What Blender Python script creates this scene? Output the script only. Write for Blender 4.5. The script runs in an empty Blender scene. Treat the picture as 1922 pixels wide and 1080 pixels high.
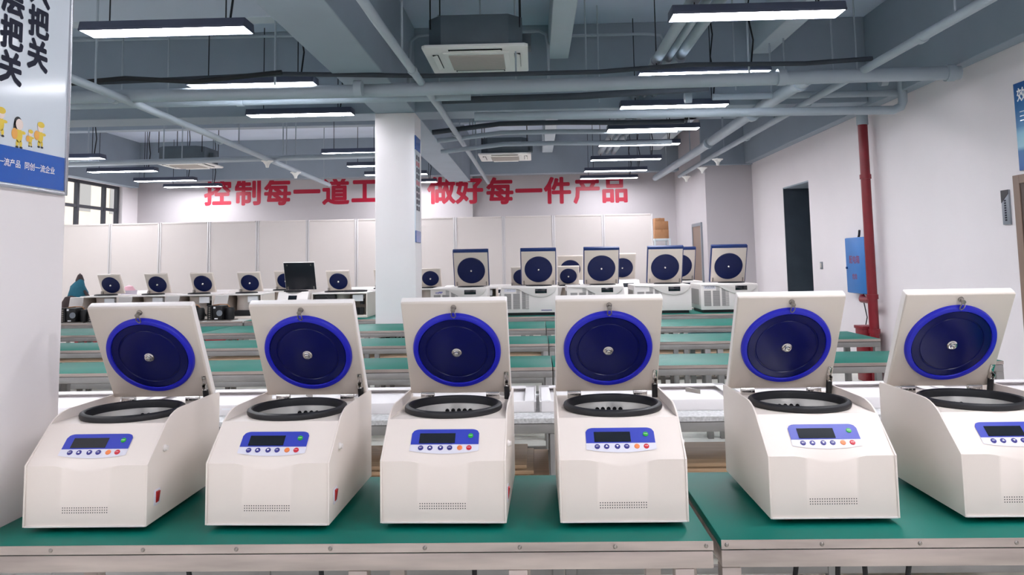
import bpy, bmesh, math, random
from mathutils import Matrix, Vector, Euler
random.seed(7)
PI = math.pi
scene = bpy.context.scene
COL = scene.collection

# ------------------------------------------------------------------ camera, world, exposure
cam_data = bpy.data.cameras.new('camera')
cam = bpy.data.objects.new('camera', cam_data); COL.objects.link(cam)
cam.location = (0, 0, 1.42)
cam.rotation_euler = (math.radians(95.0296), math.radians(0.99744), math.radians(1.66455))
cam_data.sensor_width = 36.0
cam_data.lens = 36.0 * 1440.0 / 1922.0
cam_data.shift_y = -176.0 / 1922.0          # the photograph is a crop from the lower part of the phone's frame
cam_data.clip_end = 200
scene.camera = cam

world = bpy.data.worlds.new('overcast_sky'); scene.world = world
world.use_nodes = True
wbg = world.node_tree.nodes['Background']
wbg.inputs['Color'].default_value = (0.93, 0.96, 1.0, 1)
wbg.inputs['Strength'].default_value = 0.6

scene.view_settings.view_transform = 'Standard'
scene.view_settings.look = 'None'
scene.view_settings.gamma = 1.0
scene.view_settings.use_curve_mapping = False
scene.view_settings.exposure = 1.62
LAMP_STRENGTH = 15.0

# ------------------------------------------------------------------ materials
def lin(c):
    return tuple(((v / 255.0) / 12.92 if v / 255.0 <= 0.04045 else ((v / 255.0 + 0.055) / 1.055) ** 2.4) for v in c)

def mat(name, rgb, rough=0.5, metal=0.0, spec=0.5, var=0.0, scale=8.0, stretch=None, bump=0.0, emit=None, estr=0.0, coat=0.0, rvar=0.0):
    m = bpy.data.materials.new(name); m.use_nodes = True
    nt = m.node_tree; b = nt.nodes['Principled BSDF']
    c = lin(rgb) + (1,)
    b.inputs['Base Color'].default_value = c
    b.inputs['Roughness'].default_value = rough
    b.inputs['Metallic'].default_value = metal
    b.inputs['Specular IOR Level'].default_value = spec
    if coat: b.inputs['Coat Weight'].default_value = coat; b.inputs['Coat Roughness'].default_value = 0.08
    if emit:
        b.inputs['Emission Color'].default_value = lin(emit) + (1,)
        b.inputs['Emission Strength'].default_value = estr
    if var or bump or rvar:
        tc = nt.nodes.new('ShaderNodeTexCoord'); mp = nt.nodes.new('ShaderNodeMapping')
        nt.links.new(tc.outputs['Object'], mp.inputs['Vector'])
        if stretch: mp.inputs['Scale'].default_value = stretch
        nz = nt.nodes.new('ShaderNodeTexNoise'); nz.inputs['Scale'].default_value = scale
        nz.inputs['Detail'].default_value = 4.0
        nt.links.new(mp.outputs['Vector'], nz.inputs['Vector'])
        if var:
            r = nt.nodes.new('ShaderNodeValToRGB')
            r.color_ramp.elements[0].position = 0.3; r.color_ramp.elements[1].position = 0.7
            r.color_ramp.elements[0].color = tuple(max(0, v * (1 - var)) for v in c[:3]) + (1,)
            r.color_ramp.elements[1].color = tuple(min(1, v * (1 + var)) for v in c[:3]) + (1,)
            nt.links.new(nz.outputs['Fac'], r.inputs['Fac'])
            nt.links.new(r.outputs['Color'], b.inputs['Base Color'])
        if rvar:
            mr = nt.nodes.new('ShaderNodeMapRange')
            mr.inputs['To Min'].default_value = max(0.02, rough - rvar); mr.inputs['To Max'].default_value = rough + rvar
            nt.links.new(nz.outputs['Fac'], mr.inputs['Value']); nt.links.new(mr.outputs['Result'], b.inputs['Roughness'])
        if bump:
            bp = nt.nodes.new('ShaderNodeBump'); bp.inputs['Strength'].default_value = bump; bp.inputs['Distance'].default_value = 0.005
            nt.links.new(nz.outputs['Fac'], bp.inputs['Height']); nt.links.new(bp.outputs['Normal'], b.inputs['Normal'])
    return m

M = {}
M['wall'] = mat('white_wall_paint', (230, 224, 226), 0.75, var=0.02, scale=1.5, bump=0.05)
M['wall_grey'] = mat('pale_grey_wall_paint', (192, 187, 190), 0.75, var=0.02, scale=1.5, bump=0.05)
M['column_white'] = mat('white_column_paint', (240, 234, 234), 0.7, var=0.02, scale=1.5, bump=0.05)
M['ceil'] = mat('grey_ceiling_paint', (206, 217, 234), 0.8, var=0.06, scale=1.2)
M['beam'] = mat('grey_beam_paint', (152, 164, 176), 0.75, var=0.05, scale=1.5)
M['beam_light'] = mat('pale_grey_beam_paint', (196, 206, 214), 0.7, var=0.05, scale=1.5)
M['pipe'] = mat('grey_pipe_paint', (168, 179, 188), 0.5, var=0.05, scale=3)
M['pipe_dark'] = mat('black_pipe_insulation', (62, 68, 76), 0.8, var=0.1, scale=6)
M['duct'] = mat('galvanised_duct', (92, 104, 112), 0.55, metal=0.3, var=0.08, scale=4)
M['floor'] = mat('pale_epoxy_floor', (222, 222, 214), 0.4, var=0.08, scale=1.3, rvar=0.1)
M['housing'] = mat('cream_white_powder_coat', (231, 220, 211), 0.42, var=0.01, scale=3)
M['housing_edge'] = mat('white_powder_coat', (236, 230, 226), 0.4)
M['lidface'] = mat('warm_grey_lid_liner', (210, 200, 189), 0.45, var=0.02, scale=2)
M['rubber'] = mat('black_rubber', (24, 25, 29), 0.5)
M['black'] = mat('black_plastic', (16, 17, 20), 0.45)
M['dark'] = mat('dark_recess', (22, 23, 26), 0.8)
M['steel'] = mat('brushed_steel_bowl', (226, 224, 220), 0.38, metal=0.8)
_b = M['steel'].node_tree.nodes['Principled BSDF']; _b.inputs['Anisotropic'].default_value = 0.75; _b.inputs['Anisotropic Rotation'].default_value = 0.25
_tg = M['steel'].node_tree.nodes.new('ShaderNodeTangent'); _tg.direction_type = 'RADIAL'; _tg.axis = 'Z'
M['steel'].node_tree.links.new(_tg.outputs[0], _b.inputs['Tangent'])
M['chrome'] = mat('chrome', (205, 202, 198), 0.18, metal=1.0)
M['nickel'] = mat('dull_nickel', (150, 144, 138), 0.35, metal=1.0)
M['blue_ring'] = mat('bright_blue_gasket', (18, 24, 186), 0.4)
M['navy'] = mat('navy_lid_disc', (4, 10, 78), 0.26, spec=0.25)
M['navy_far'] = mat('deep_blue_lid_disc', (7, 22, 70), 0.28, spec=0.25)
M['panel_blue'] = mat('panel_blue', (52, 66, 178), 0.35)
M['panel_white'] = mat('panel_white', (222, 220, 230), 0.4)
M['screen'] = mat('dark_display_glass', (14, 20, 30), 0.12, coat=0.4)
M['black_liner'] = mat('black_lid_liner', (15, 20, 30), 0.4)
M['btn_blue'] = mat('button_navy', (50, 46, 130), 0.4)
M['btn_orange'] = mat('button_orange', (236, 132, 74), 0.4)
M['btn_red'] = mat('button_red', (204, 28, 46), 0.4)
M['btn_green'] = mat('button_green', (22, 168, 44), 0.4)
M['white'] = mat('white_print', (244, 244, 246), 0.5)
M['red_switch'] = mat('red_rocker', (168, 22, 26), 0.35)
M['mat_green'] = mat('green_bench_mat', (0, 106, 93), 0.48, spec=0.24, var=0.10, scale=3, rvar=0.06)
M['mat_white'] = mat('white_bench_cover', (214, 212, 208), 0.5, var=0.04, scale=3)
M['alu'] = mat('worn_aluminium', (184, 172, 165), 0.45, metal=0.7, var=0.3, scale=3, stretch=(0.7, 6, 6), rvar=0.1)
M['alu_dark'] = mat('grey_steel_frame', (152, 150, 148), 0.5, metal=0.5, var=0.15, scale=5)
M['foil'] = mat('crinkled_foil_cover', (196, 196, 196), 0.5, var=0.25, scale=90, bump=0.3)
M['board'] = mat('brown_shelf_board', (196, 166, 138), 0.6, var=0.10, scale=5, stretch=(0.4, 6, 6))
M['wood_strip'] = mat('pale_wood', (190, 162, 130), 0.6, var=0.12, scale=6, stretch=(0.4, 8, 8))
M['sheet_white'] = mat('white_sheet_metal', (238, 234, 234), 0.4)
M['red_paint'] = mat('red_pipe_paint', (124, 18, 32), 0.4, var=0.10, scale=7)
M['box_blue'] = mat('blue_cabinet_paint', (38, 116, 190), 0.4, var=0.05, scale=4)
M['box_blue_dark'] = mat('blue_cabinet_seam', (20, 60, 120), 0.5)
M['red_text'] = mat('red_vinyl', (178, 18, 52), 0.35)
M['faded_red'] = mat('faded_red_print', (128, 56, 100), 0.5)
M['text_dark'] = mat('dark_blue_print', (20, 24, 46), 0.5, spec=0.2)
M['poster'] = mat('glossy_poster_print', (222, 230, 238), 0.12, spec=0.5, coat=0.3)
M['poster_blue'] = mat('glossy_poster_blue', (22, 92, 190), 0.2, coat=0.3)
M['yellow'] = mat('poster_yellow', (232, 200, 60), 0.4)
M['orange'] = mat('poster_orange', (240, 172, 74), 0.4)
M['skin'] = mat('poster_skin', (242, 222, 212), 0.4)
M['alu_frame'] = mat('poster_frame_aluminium', (196, 198, 204), 0.25, metal=0.8)
M['partition'] = mat('white_partition_board', (220, 212, 208), 0.55, var=0.015, scale=2)
M['partition_post'] = mat('aluminium_post', (206, 202, 202), 0.4, metal=0.4)
M['lamp_body'] = mat('lamp_housing', (70, 76, 96), 0.5)
M['lamp'] = mat('lamp_diffuser', (255, 255, 255), 0.5, emit=(250, 249, 255), estr=LAMP_STRENGTH)
M['ac_white'] = mat('air_conditioner_white', (246, 246, 242), 0.45)
M['ac_grille'] = mat('air_conditioner_grille', (198, 192, 186), 0.6)
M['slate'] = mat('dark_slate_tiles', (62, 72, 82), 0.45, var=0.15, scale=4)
M['glass_frame'] = mat('dark_window_frame', (44, 46, 56), 0.45)
M['brown_door'] = mat('brown_door_panel', (74, 58, 50), 0.45, var=0.1, scale=5, stretch=(6, 6, 0.5))
M['door_frame'] = mat('taupe_door_frame', (134, 112, 98), 0.45)
M['sign_grey'] = mat('grey_sign', (136, 142, 150), 0.35, metal=0.2)
M['cardboard'] = mat('brown_cardboard', (172, 124, 86), 0.7, var=0.06, scale=6)
M['shelf_white'] = mat('pale_shelf_steel', (206, 216, 220), 0.4)
M['blue_trim'] = mat('dark_blue_lid_shell', (22, 48, 104), 0.4)
M['teal'] = mat('teal_fabric', (22, 92, 112), 0.8, var=0.15, scale=12)
M['dark_fabric'] = mat('dark_brown_fabric', (58, 46, 48), 0.85, var=0.15, scale=12)
M['facade'] = mat('beige_facade', (226, 208, 190), 0.8, var=0.04, scale=1)
M['facade_window'] = mat('facade_window_glass', (150, 146, 142), 0.3)
M['red_crate'] = mat('red_plastic_crate', (190, 26, 44), 0.45)
M['pink'] = mat('pink_bag', (232, 178, 190), 0.5)
M['plastic'] = mat('clear_plastic_basket', (214, 206, 220), 0.35)
M['pale_blue'] = mat('pale_blue_crate', (120, 178, 196), 0.45, var=0.05, scale=4)
M['louver'] = mat('grey_louver', (176, 172, 170), 0.6)
M['louver_gap'] = mat('dark_louver_gap', (120, 116, 116), 0.7)
M['exit_dark'] = mat('exit_sign_dark', (34, 36, 40), 0.3)
M['cable'] = mat('black_cable', (22, 24, 28), 0.6)

def gradient_poster():
    m = bpy.data.materials.new('blue_poster_print'); m.use_nodes = True
    nt = m.node_tree; b = nt.nodes['Principled BSDF']; b.inputs['Roughness'].default_value = 0.3
    tc = nt.nodes.new('ShaderNodeTexCoord'); sp = nt.nodes.new('ShaderNodeSeparateXYZ'); r = nt.nodes.new('ShaderNodeValToRGB')
    nt.links.new(tc.outputs['Generated'], sp.inputs[0]); nt.links.new(sp.outputs['Z'], r.inputs['Fac']); nt.links.new(r.outputs['Color'], b.inputs['Base Color'])
    e = r.color_ramp.elements
    e[0].position = 0.0; e[0].color = lin((28, 96, 168)) + (1,)
    e[1].position = 1.0; e[1].color = lin((20, 84, 156)) + (1,)
    for p, c in ((0.22, (36, 116, 180)), (0.27, (150, 205, 225)), (0.42, (120, 190, 220)), (0.5, (40, 130, 190))):
        n = e.new(p); n.color = lin(c) + (1,)
    return m
M['blue_poster'] = gradient_poster()

# ------------------------------------------------------------------ mesh helpers
def new(): return bmesh.new()

def box(bm, c, s, rot=None, bevel=0.0, seg=2, mi=0):
    g = bmesh.ops.create_cube(bm, size=1.0)
    vs = g['verts']
    for v in vs: v.co = Vector((v.co.x * s[0], v.co.y * s[1], v.co.z * s[2]))
    fs = list({f for v in vs for f in v.link_faces})
    for f in fs: f.material_index = mi
    if bevel:
        es = list({e for v in vs for e in v.link_edges})
        r = bmesh.ops.bevel(bm, geom=es, offset=bevel, segments=seg, profile=0.5, affect='EDGES')
        vs = list({v for f in r['faces'] for v in f.verts} | {v for v in vs if v.is_valid})
        for f in {f for v in vs for f in v.link_faces}: f.material_index = mi
    mt = Matrix.Translation(Vector(c))
    if rot: mt = mt @ (rot.to_matrix().to_4x4() if isinstance(rot, Euler) else rot)
    for v in vs: v.co = mt @ v.co
    return vs

def bx(bm, x0, x1, y0, y1, z0, z1, bevel=0.0, mi=0, seg=2):
    return box(bm, ((x0 + x1) / 2, (y0 + y1) / 2, (z0 + z1) / 2), (abs(x1 - x0), abs(y1 - y0), abs(z1 - z0)), bevel=bevel, mi=mi, seg=seg)

def frame_of(d):
    d = d.normalized()
    a = Vector((0, 0, 1)) if abs(d.z) < 0.9 else Vector((1, 0, 0))
    u = d.cross(a).normalized(); w = d.cross(u)
    return u, w

def tube(bm, pts, r, seg=10, mi=0, cap=True):
    pts = [Vector(p) for p in pts]
    rings = []
    for i, p in enumerate(pts):
        d = (pts[min(i + 1, len(pts) - 1)] - pts[max(i - 1, 0)])
        if i == 0: u, w = frame_of(d)
        else:
            dn = d.normalized(); u = (u - dn * u.dot(dn)).normalized(); w = dn.cross(u)
        rr = r[i] if isinstance(r, (list, tuple)) else r
        rings.append([bm.verts.new(p + (u * math.cos(2 * PI * k / seg) + w * math.sin(2 * PI * k / seg)) * rr) for k in range(seg)])
    for a, b in zip(rings, rings[1:]):
        for k in range(seg):
            f = bm.faces.new((a[k], a[(k + 1) % seg], b[(k + 1) % seg], b[k])); f.material_index = mi
    if cap:
        for rg in (rings[0][::-1], rings[-1]):
            f = bm.faces.new(rg); f.material_index = mi

def lathe(bm, prof, seg=48, mt=Matrix.Identity(4), mi=0, cap0=False, cap1=False):
    rings = []
    for r, z in prof:
        if r < 1e-6: rings.append([bm.verts.new(mt @ Vector((0, 0, z)))])
        else: rings.append([bm.verts.new(mt @ Vector((r * math.cos(2 * PI * k / seg), r * math.sin(2 * PI * k / seg), z))) for k in range(seg)])
    for a, b in zip(rings, rings[1:]):
        for k in range(seg):
            k2 = (k + 1) % seg
            if len(a) == 1 and len(b) == 1: continue
            if len(a) == 1: f = bm.faces.new((a[0], b[k2], b[k]))
            elif len(b) == 1: f = bm.faces.new((a[k], a[k2], b[0]))
            else: f = bm.faces.new((a[k], a[k2], b[k2], b[k]))
            f.material_index = mi
    if cap0 and len(rings[0]) > 1: bm.faces.new(rings[0][::-1]).material_index = mi
    if cap1 and len(rings[-1]) > 1: bm.faces.new(rings[-1]).material_index = mi

def prism(bm, pts, axis, a0, a1, mi=0, bevel=0.0):
    """polygon pts in the two other axes (in order), extruded along axis from a0 to a1"""
    def mk(p, a):
        return Vector((a, p[0], p[1])) if axis == 'X' else Vector((p[0], a, p[1])) if axis == 'Y' else Vector((p[0], p[1], a))
    A = [bm.verts.new(mk(p, a0)) for p in pts]; B = [bm.verts.new(mk(p, a1)) for p in pts]
    n = len(pts); fs = [bm.faces.new(A[::-1]), bm.faces.new(B)]
    for i in range(n): fs.append(bm.faces.new((A[i], A[(i + 1) % n], B[(i + 1) % n], B[i])))
    for f in fs: f.material_index = mi
    bmesh.ops.recalc_face_normals(bm, faces=fs)
    if bevel:
        es = [e for e in fs[0].edges] + [e for e in fs[1].edges]
        r = bmesh.ops.bevel(bm, geom=es, offset=bevel, segments=2, profile=0.5, affect='EDGES')
        for f in r['faces']: f.material_index = mi

def quadgrid(bm, rows, mi=0):
    V = [[bm.verts.new(p) for p in r] for r in rows]
    for a, b in zip(V, V[1:]):
        for i in range(len(a) - 1):
            bm.faces.new((a[i], a[i + 1], b[i + 1], b[i])).material_index = mi

def obj(name, bm, mats, parent=None, loc=None, smooth=True, recalc=True):
    if recalc: bmesh.ops.recalc_face_normals(bm, faces=bm.faces[:])
    if smooth:
        for f in bm.faces: f.smooth = True
        for e in bm.edges:
            if len(e.link_faces) != 2 or e.calc_face_angle(0) > 0.6: e.smooth = False
    me = bpy.data.meshes.new(name); bm.to_mesh(me); bm.free()
    for m in (mats if isinstance(mats, (list, tuple)) else [mats]): me.materials.append(m)
    o = bpy.data.objects.new(name, me); COL.objects.link(o)
    if parent: o.parent = parent
    if loc: o.location = loc
    return o

def tag(o, label, cat, group=None):
    o['label'] = label; o['category'] = cat
    if group: o['group'] = group
    return o

def thing(name, label, cat, loc=(0, 0, 0), rz=0.0, group=None):
    o = bpy.data.objects.new(name, None); COL.objects.link(o); o.empty_display_size = 0.05
    o.location = loc; o.rotation_euler = (0, 0, rz)
    return tag(o, label, cat, group)

def struct(name, bm, m, smooth=False):
    o = obj(name, bm, m, smooth=smooth); o['kind'] = 'structure'; return o

def dup(root, loc, rz=0.0, label=None, group=None):
    r = root.copy(); COL.objects.link(r); r.location = loc; r.rotation_euler = (0, 0, rz)
    if label: r['label'] = label
    if group: r['group'] = group
    for ch in list(root.children):
        c = ch.copy(); COL.objects.link(c); c.parent = r
        for g in list(ch.children):
            d = g.copy(); COL.objects.link(d); d.parent = c
    return r

def text_bm(body, size, bold=0.0, extrude=0.0):
    """bmesh of the lettering, centred on the origin in the XY plane, scaled so that its bounding height is size (or em size if size<0)"""
    cu = bpy.data.curves.new('lettering', 'FONT'); cu.body = body; cu.size = 1.0; cu.extrude = extrude
    cu.resolution_u = 2
    o = bpy.data.objects.new('lettering', cu); COL.objects.link(o)
    dg = bpy.context.evaluated_depsgraph_get()
    me = bpy.data.meshes.new_from_object(o.evaluated_get(dg))
    bm = new()
    if bold:
        for k in range(12):
            mm = me.copy(); mm.transform(Matrix.Translation((bold * math.cos(k * PI / 6), bold * math.sin(k * PI / 6), (k + 1) * 2e-4 * (1 if size > 0 else 1)))); bm.from_mesh(mm); bpy.data.meshes.remove(mm)
    bm.from_mesh(me)
    bpy.data.objects.remove(o); bpy.data.curves.remove(cu); bpy.data.meshes.remove(me)
    xs = [v.co.x for v in bm.verts]; ys = [v.co.y for v in bm.verts]
    c = Vector(((min(xs) + max(xs)) / 2, (min(ys) + max(ys)) / 2, 0))
    s = size / (max(ys) - min(ys)) if size > 0 else -size
    for v in bm.verts: v.co = Vector(((v.co.x - c.x) * s, (v.co.y - c.y) * s, v.co.z * s))
    return bm

def merge(bm, other, mt, mi=0):
    n0 = len(bm.faces)
    me = bpy.data.meshes.new('tmp'); other.to_mesh(me); other.free()
    me.transform(mt); bm.from_mesh(me); bpy.data.meshes.remove(me)
    bm.faces.ensure_lookup_table()
    for f in bm.faces[n0:]: f.material_index = mi

FACE_CAM = Euler((PI / 2, 0, 0)).to_matrix().to_4x4()            # lettering on a face that looks to -Y
FACE_PX = Euler((PI / 2, 0, PI / 2)).to_matrix().to_4x4()        # on a face that looks to +X
FACE_NX = Euler((PI / 2, 0, -PI / 2)).to_matrix().to_4x4()       # on a face that looks to -X

# ------------------------------------------------------------------ the room
XL, XR, YB, YN, ZS = -8.6, 3.9, 16.4, -4.0, 4.1
bm = new(); bx(bm, XL - .3, 6.2, YN - .2, 17.2, -.12, 0); struct('floor', bm, M['floor'])
bm = new(); bx(bm, XL - .3, 6.2, YN - .2, 17.2, ZS, ZS + .15); struct('ceiling', bm, M['ceil'])
# right wall with the tall dark opening
bm = new()
bx(bm, XR, XR + .2, YN, 10.93, 0, ZS); bx(bm, XR, XR + .2, 12.05, 13.7, 0, ZS); bx(bm, XR, XR + .2, 10.93, 12.05, 2.49, ZS)
struct('wall_right', bm, M['wall'])
bm = new()
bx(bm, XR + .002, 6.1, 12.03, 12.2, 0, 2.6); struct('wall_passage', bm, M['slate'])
bm = new()
bx(bm, XR + .2, 6.1, 10.78, 10.93, 0, 2.6); bx(bm, 6.0, 6.15, 10.93, 12.05, 0, 2.6); bx(bm, XR + .002, 6.1, 10.93, 12.03, 2.47, 2.6)
struct('wall_passage', bm, M['beam'])
# projecting wall at the right rear
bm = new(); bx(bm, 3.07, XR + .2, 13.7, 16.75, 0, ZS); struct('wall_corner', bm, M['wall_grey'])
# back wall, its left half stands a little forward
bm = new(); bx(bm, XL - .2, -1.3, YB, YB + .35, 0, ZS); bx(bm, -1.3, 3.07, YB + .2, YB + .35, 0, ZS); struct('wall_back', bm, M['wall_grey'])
# left wall with its window
bm = new()
bx(bm, XL - .2, XL, YN, 9.6, 0, ZS); bx(bm, XL - .2, XL, 15.78, YB, 0, ZS); bx(bm, XL - .2, XL, 9.6, 15.78, 0, 1.0); bx(bm, XL - .2, XL, 9.6, 15.78, 3.12, ZS)
struct('wall_left', bm, M['wall'])
bm = new(); bx(bm, XL - .2, XR + .2, YN - .15, YN, 0, ZS); struct('wall_front', bm, M['wall'])
bm = new()
for y in (9.64, 10.6, 11.52, 12.44, 13.4, 14.34, 15.26, 15.74): bx(bm, XL - .14, XL - .07, y - .035, y + .035, 1.0, 3.12)
for z in (1.03, 2.62, 3.09): bx(bm, XL - .135, XL - .075, 9.6, 15.78, z - .03, z + .03)
struct('window_1', bm, M['glass_frame'])
bm = new(); bx(bm, XL - .05, XL + .06, 9.5, 15.9, .96, 1.0, bevel=.005); struct('trim_1', bm, M['wall'])
# grey painted bands and beams
def beam(x0, x1, y0, y1, z0, z1, m='beam'):
    bm = new(); bx(bm, x0, x1, y0, y1, z0, z1, bevel=.008); return struct('ceiling_beam', bm, M[m])
beam(XR - .14, XR, YN, 13.7, 3.08, ZS)
beam(3.0, XR, 13.62, 13.7, 3.06, ZS)
beam(XL, 3.07, YB - .3, YB, 3.26, ZS)
beam(XL, XL + .18, YN, YB - .3, 3.12, ZS)
beam(XL + .18, XR - .14, 8.55, 9.0, 3.12, ZS)
beam(-1.775, -1.32, YN, 8.55, 3.12, ZS); beam(-1.775, -1.32, 9.0, YB - .3, 3.12, ZS)
beam(XL + .18, -1.775, 6.82, 7.02, 3.70, ZS, 'beam_light')
beam(2.48, 2.70, YN, 8.55, 3.70, ZS, 'beam_light'); beam(2.48, 2.70, 9.0, YB - .3, 3.70, ZS, 'beam_light')
beam(.21, .43, YN, 8.55, 3.70, ZS, 'beam_light'); beam(.21, .43, 9.0, YB - .3, 3.70, ZS, 'beam_light')
beam(-1.32, XR - .14, 12.4, 12.6, 3.70, ZS); beam(XL + .18, -1.775, 12.4, 12.6, 3.70, ZS)
# columns
for (x0, x1, y0, y1) in ((-1.86, -1.405, 1.81, 2.262), (-1.775, -1.32, 8.55, 9.0)):
    bm = new(); bx(bm, x0, x1, y0, y1, 0, 3.12, bevel=.006); struct('column', bm, M['column_white'])
# doors
bm = new()
bx(bm, XR - .012, XR, 6.225, 6.305, 0, 2.04, bevel=.003); bx(bm, XR - .012, XR, 5.20, 5.28, 0, 2.04, bevel=.003); bx(bm, XR - .012, XR, 5.28, 6.225, 1.97, 2.04, bevel=.003)
d1 = struct('door_1', bm, M['door_frame'])
bm = new(); bx(bm, XR - .005, XR, 5.28, 6.225, 0, 1.97); obj('door_leaf', bm, M['brown_door'], d1, smooth=False)
bm = new()
bx(bm, 3.04, 3.07, 14.82, 14.88, 0, 2.07); bx(bm, 3.04, 3.07, 14.06, 14.12, 0, 2.07); bx(bm, 3.04, 3.07, 14.12, 14.82, 2.01, 2.07)
d2 = struct('door_2', bm, M['sign_grey'])
bm = new(); bx(bm, 3.05, 3.07, 14.12, 14.82, 0, 2.01); obj('door_leaf', bm, M['door_frame'], d2, smooth=False)

# building outside the window
bld = thing('apartment_building', 'beige apartment block seen through the dark framed window', 'building', (-34, 30, 0))
bm = new(); bx(bm, -6, 6, -34, 34, -12, 40); obj('facade', bm, M['facade'], bld, smooth=False)
for iz in range(-2, 9):
    for iy in range(-8, 9):
        if abs(iy * 3.4 + 30 - 48) > 26: continue
        bm = new(); bx(bm, 5.95, 6.03, iy * 3.4 - .6, iy * 3.4 + .6, iz * 3.0 - 1.0, iz * 3.0 + .8); obj('window', bm, M['facade_window'], bld, smooth=False)

# ------------------------------------------------------------------ lamps
def make_lamp(label, loc):
    t = thing('ceiling_lamp', label, 'lamp', loc, 0, 'linear ceiling lamps')
    bm = new()
    prism(bm, [(-.10, .0), (.10, .0), (.085, .055), (-.085, .055)], 'X', -.59, .59, bevel=.004)
    for s in (-1, 1):
        bx(bm, -.59, .59, s * .091, s * .10, -.012, .004); bx(bm, s * .583, s * .59, -.10, .10, -.012, .004)
    obj('lamp_body', bm, M['lamp_body'], t)
    bm = new(); bx(bm, -.583, .583, -.091, .091, -.010, 0.0); obj('diffuser', bm, M['lamp'], t)
    for s in (-.42, .42):
        bm = new(); tube(bm, [(s, 0, .055), (s, 0, ZS - loc[2])], .005, 6); obj('hanging_rod', bm, M['cable'], t)
    bm = new(); tube(bm, [(.44, .02, .055), (.47, .02, .3), (.43, .03, .55), (.46, .02, .8), (.44, .02, ZS - loc[2])], .008, 6); obj('power_cable', bm, M['cable'], t)
    return t
ordn = ['nearest', 'second', 'third', 'fourth', 'fifth', 'sixth', 'seventh', 'farthest']
lamp0 = None
def put_lamp(x, y, label):
    global lamp0
    if lamp0 is None: lamp0 = make_lamp(label, (x, y, 3.10))
    else: dup(lamp0, (x, y, 3.10), 0, label)
for i, y in enumerate((5.25, 6.91, 8.40, 9.88, 11.2, 12.86, 14.48, 15.80)):
    put_lamp(1.57, y, 'glowing linear lamp, %s of eight in the row right of the air conditioners' % ordn[i])
for i, y in enumerate((5.27, 6.94, 8.40, 11.43, 13.0, 14.35, 15.80)):
    put_lamp(-2.58, y, 'glowing linear lamp in the row beside the square column, %s of seven' % (ordn[i] if i < 6 else 'farthest'))
for i, y in enumerate((11.4, 13.05, 14.6, 15.80)):
    put_lamp(-7.12, y, 'glowing linear lamp by the window wall, %s of four in its row' % ('nearest', 'second', 'third', 'farthest')[i])
for x, w in ((1.57, 'right'), (-2.58, 'left')):
    for i, y in enumerate((3.6, 2.0, .4, -1.2, -2.8)):
        put_lamp(x, y, 'linear lamp overhead in the %s row, above the front benches' % w)
for i, y in enumerate((5.2, 6.8, 9.9, 2.2, -.8)):
    put_lamp(-7.12, y, 'linear lamp by the window wall, hidden behind the poster column')

# ------------------------------------------------------------------ ceiling cassettes
def make_cassette(label, loc):
    t = thing('cassette_air_conditioner', label, 'air conditioner', loc, 0, 'cassette air conditioners')
    bm = new()
    prism(bm, [(-.47, -.44), (-.44, -.47), (.44, -.47), (.47, -.44), (.47, .44), (.44, .47), (-.44, .47), (-.47, .44)], 'Z', 0, .03, bevel=.008)
    bx(bm, -.30, .30, -.30, .30, -.012, .01, bevel=.01)
    obj('panel', bm, M['ac_white'], t)
    bm = new(); bx(bm, -.25, .25, -.25, .25, -.018, -.01)
    for k in range(20):
        y = -.24 + k * .48 / 19; bx(bm, -.25, .25, y - .005, y + .005, -.024, -.016)
    obj('inlet_grille', bm, M['ac_grille'], t)
    for k in range(4):
        bm = new(); c, s = math.cos(k * PI / 2), math.sin(k * PI / 2); mt = Matrix.Rotation(k * PI / 2, 4, 'Z')
        bx(bm, -.24, .24, -.40, -.345, -.003, .004, bevel=.002, mi=1)
        box(bm, (0, -.375, -.01), (.46, .045, .008), rot=Euler((.35, 0, 0)), bevel=.002)
        for v in bm.verts: v.co = mt @ v.co
        obj('outlet_louver', bm, [M['ac_white'], M['dark']], t)
    bm = new()
    prism(bm, [(-.42, -.30), (-.30, -.42), (.30, -.42), (.42, -.30), (.42, .30), (.30, .42), (-.30, .42), (-.42, .30)], 'Z', .03, .31, bevel=.006)
    bx(bm, .42, .50, -.1, .1, .1, .22, bevel=.004)
    obj('unit_body', bm, M['duct'], t)
    for sx in (-1, 1):
        for sy in (-1, 1):
            bm = new(); tube(bm, [(sx * .40, sy * .36, .2), (sx * .40, sy * .36, ZS - loc[2])], .007, 6); obj('hanger_rod', bm, M['cable'], t)
    return t
ac = make_cassette('white cassette air conditioner hanging nearest, at the top centre', (-.49, 7.05, 3.30))
dup(ac, (-.49, 13.86, 3.30), 0, 'small looking white cassette air conditioner far back above the slogan, right of the column')
dup(ac, (-6.40, 14.02, 3.30), 0, 'white cassette air conditioner near the window, left of the column')

# ------------------------------------------------------------------ pipes
def pipe(label, pts, r, m='pipe', hang=(), seg=12, name='ceiling_pipe', couple=()):
    t = thing(name, label, 'pipe', pts[0])
    o = Vector(pts[0]); P = [Vector(p) - o for p in pts]
    bm = new(); tube(bm, P, r, seg); obj('pipe_run', bm, M[m], t)
    d = (P[-1] - P[0])
    for f in hang:
        p = P[0] + d * f
        bm = new(); tube(bm, [p + Vector((0, 0, r * .8)), (p.x, p.y, ZS - o.z)], .009, 6); obj('pipe_hanger', bm, M['pipe'], t)
    for f in couple:
        p = P[0] + d * f; q = p + d.normalized() * .07
        bm = new(); tube(bm, [p, q], r * 1.22, seg); obj('coupling', bm, M[m], t)
    return t
pipe('thick grey pipe across the room just below the nearest air conditioner', [(-8.4, 6.84, 3.0), (-1.4, 6.88, 3.0), (3.76, 6.72, 3.0)], .062, hang=(.1, .3, .5, .68, .85), couple=(.25, .56, .87, .99))
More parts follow.
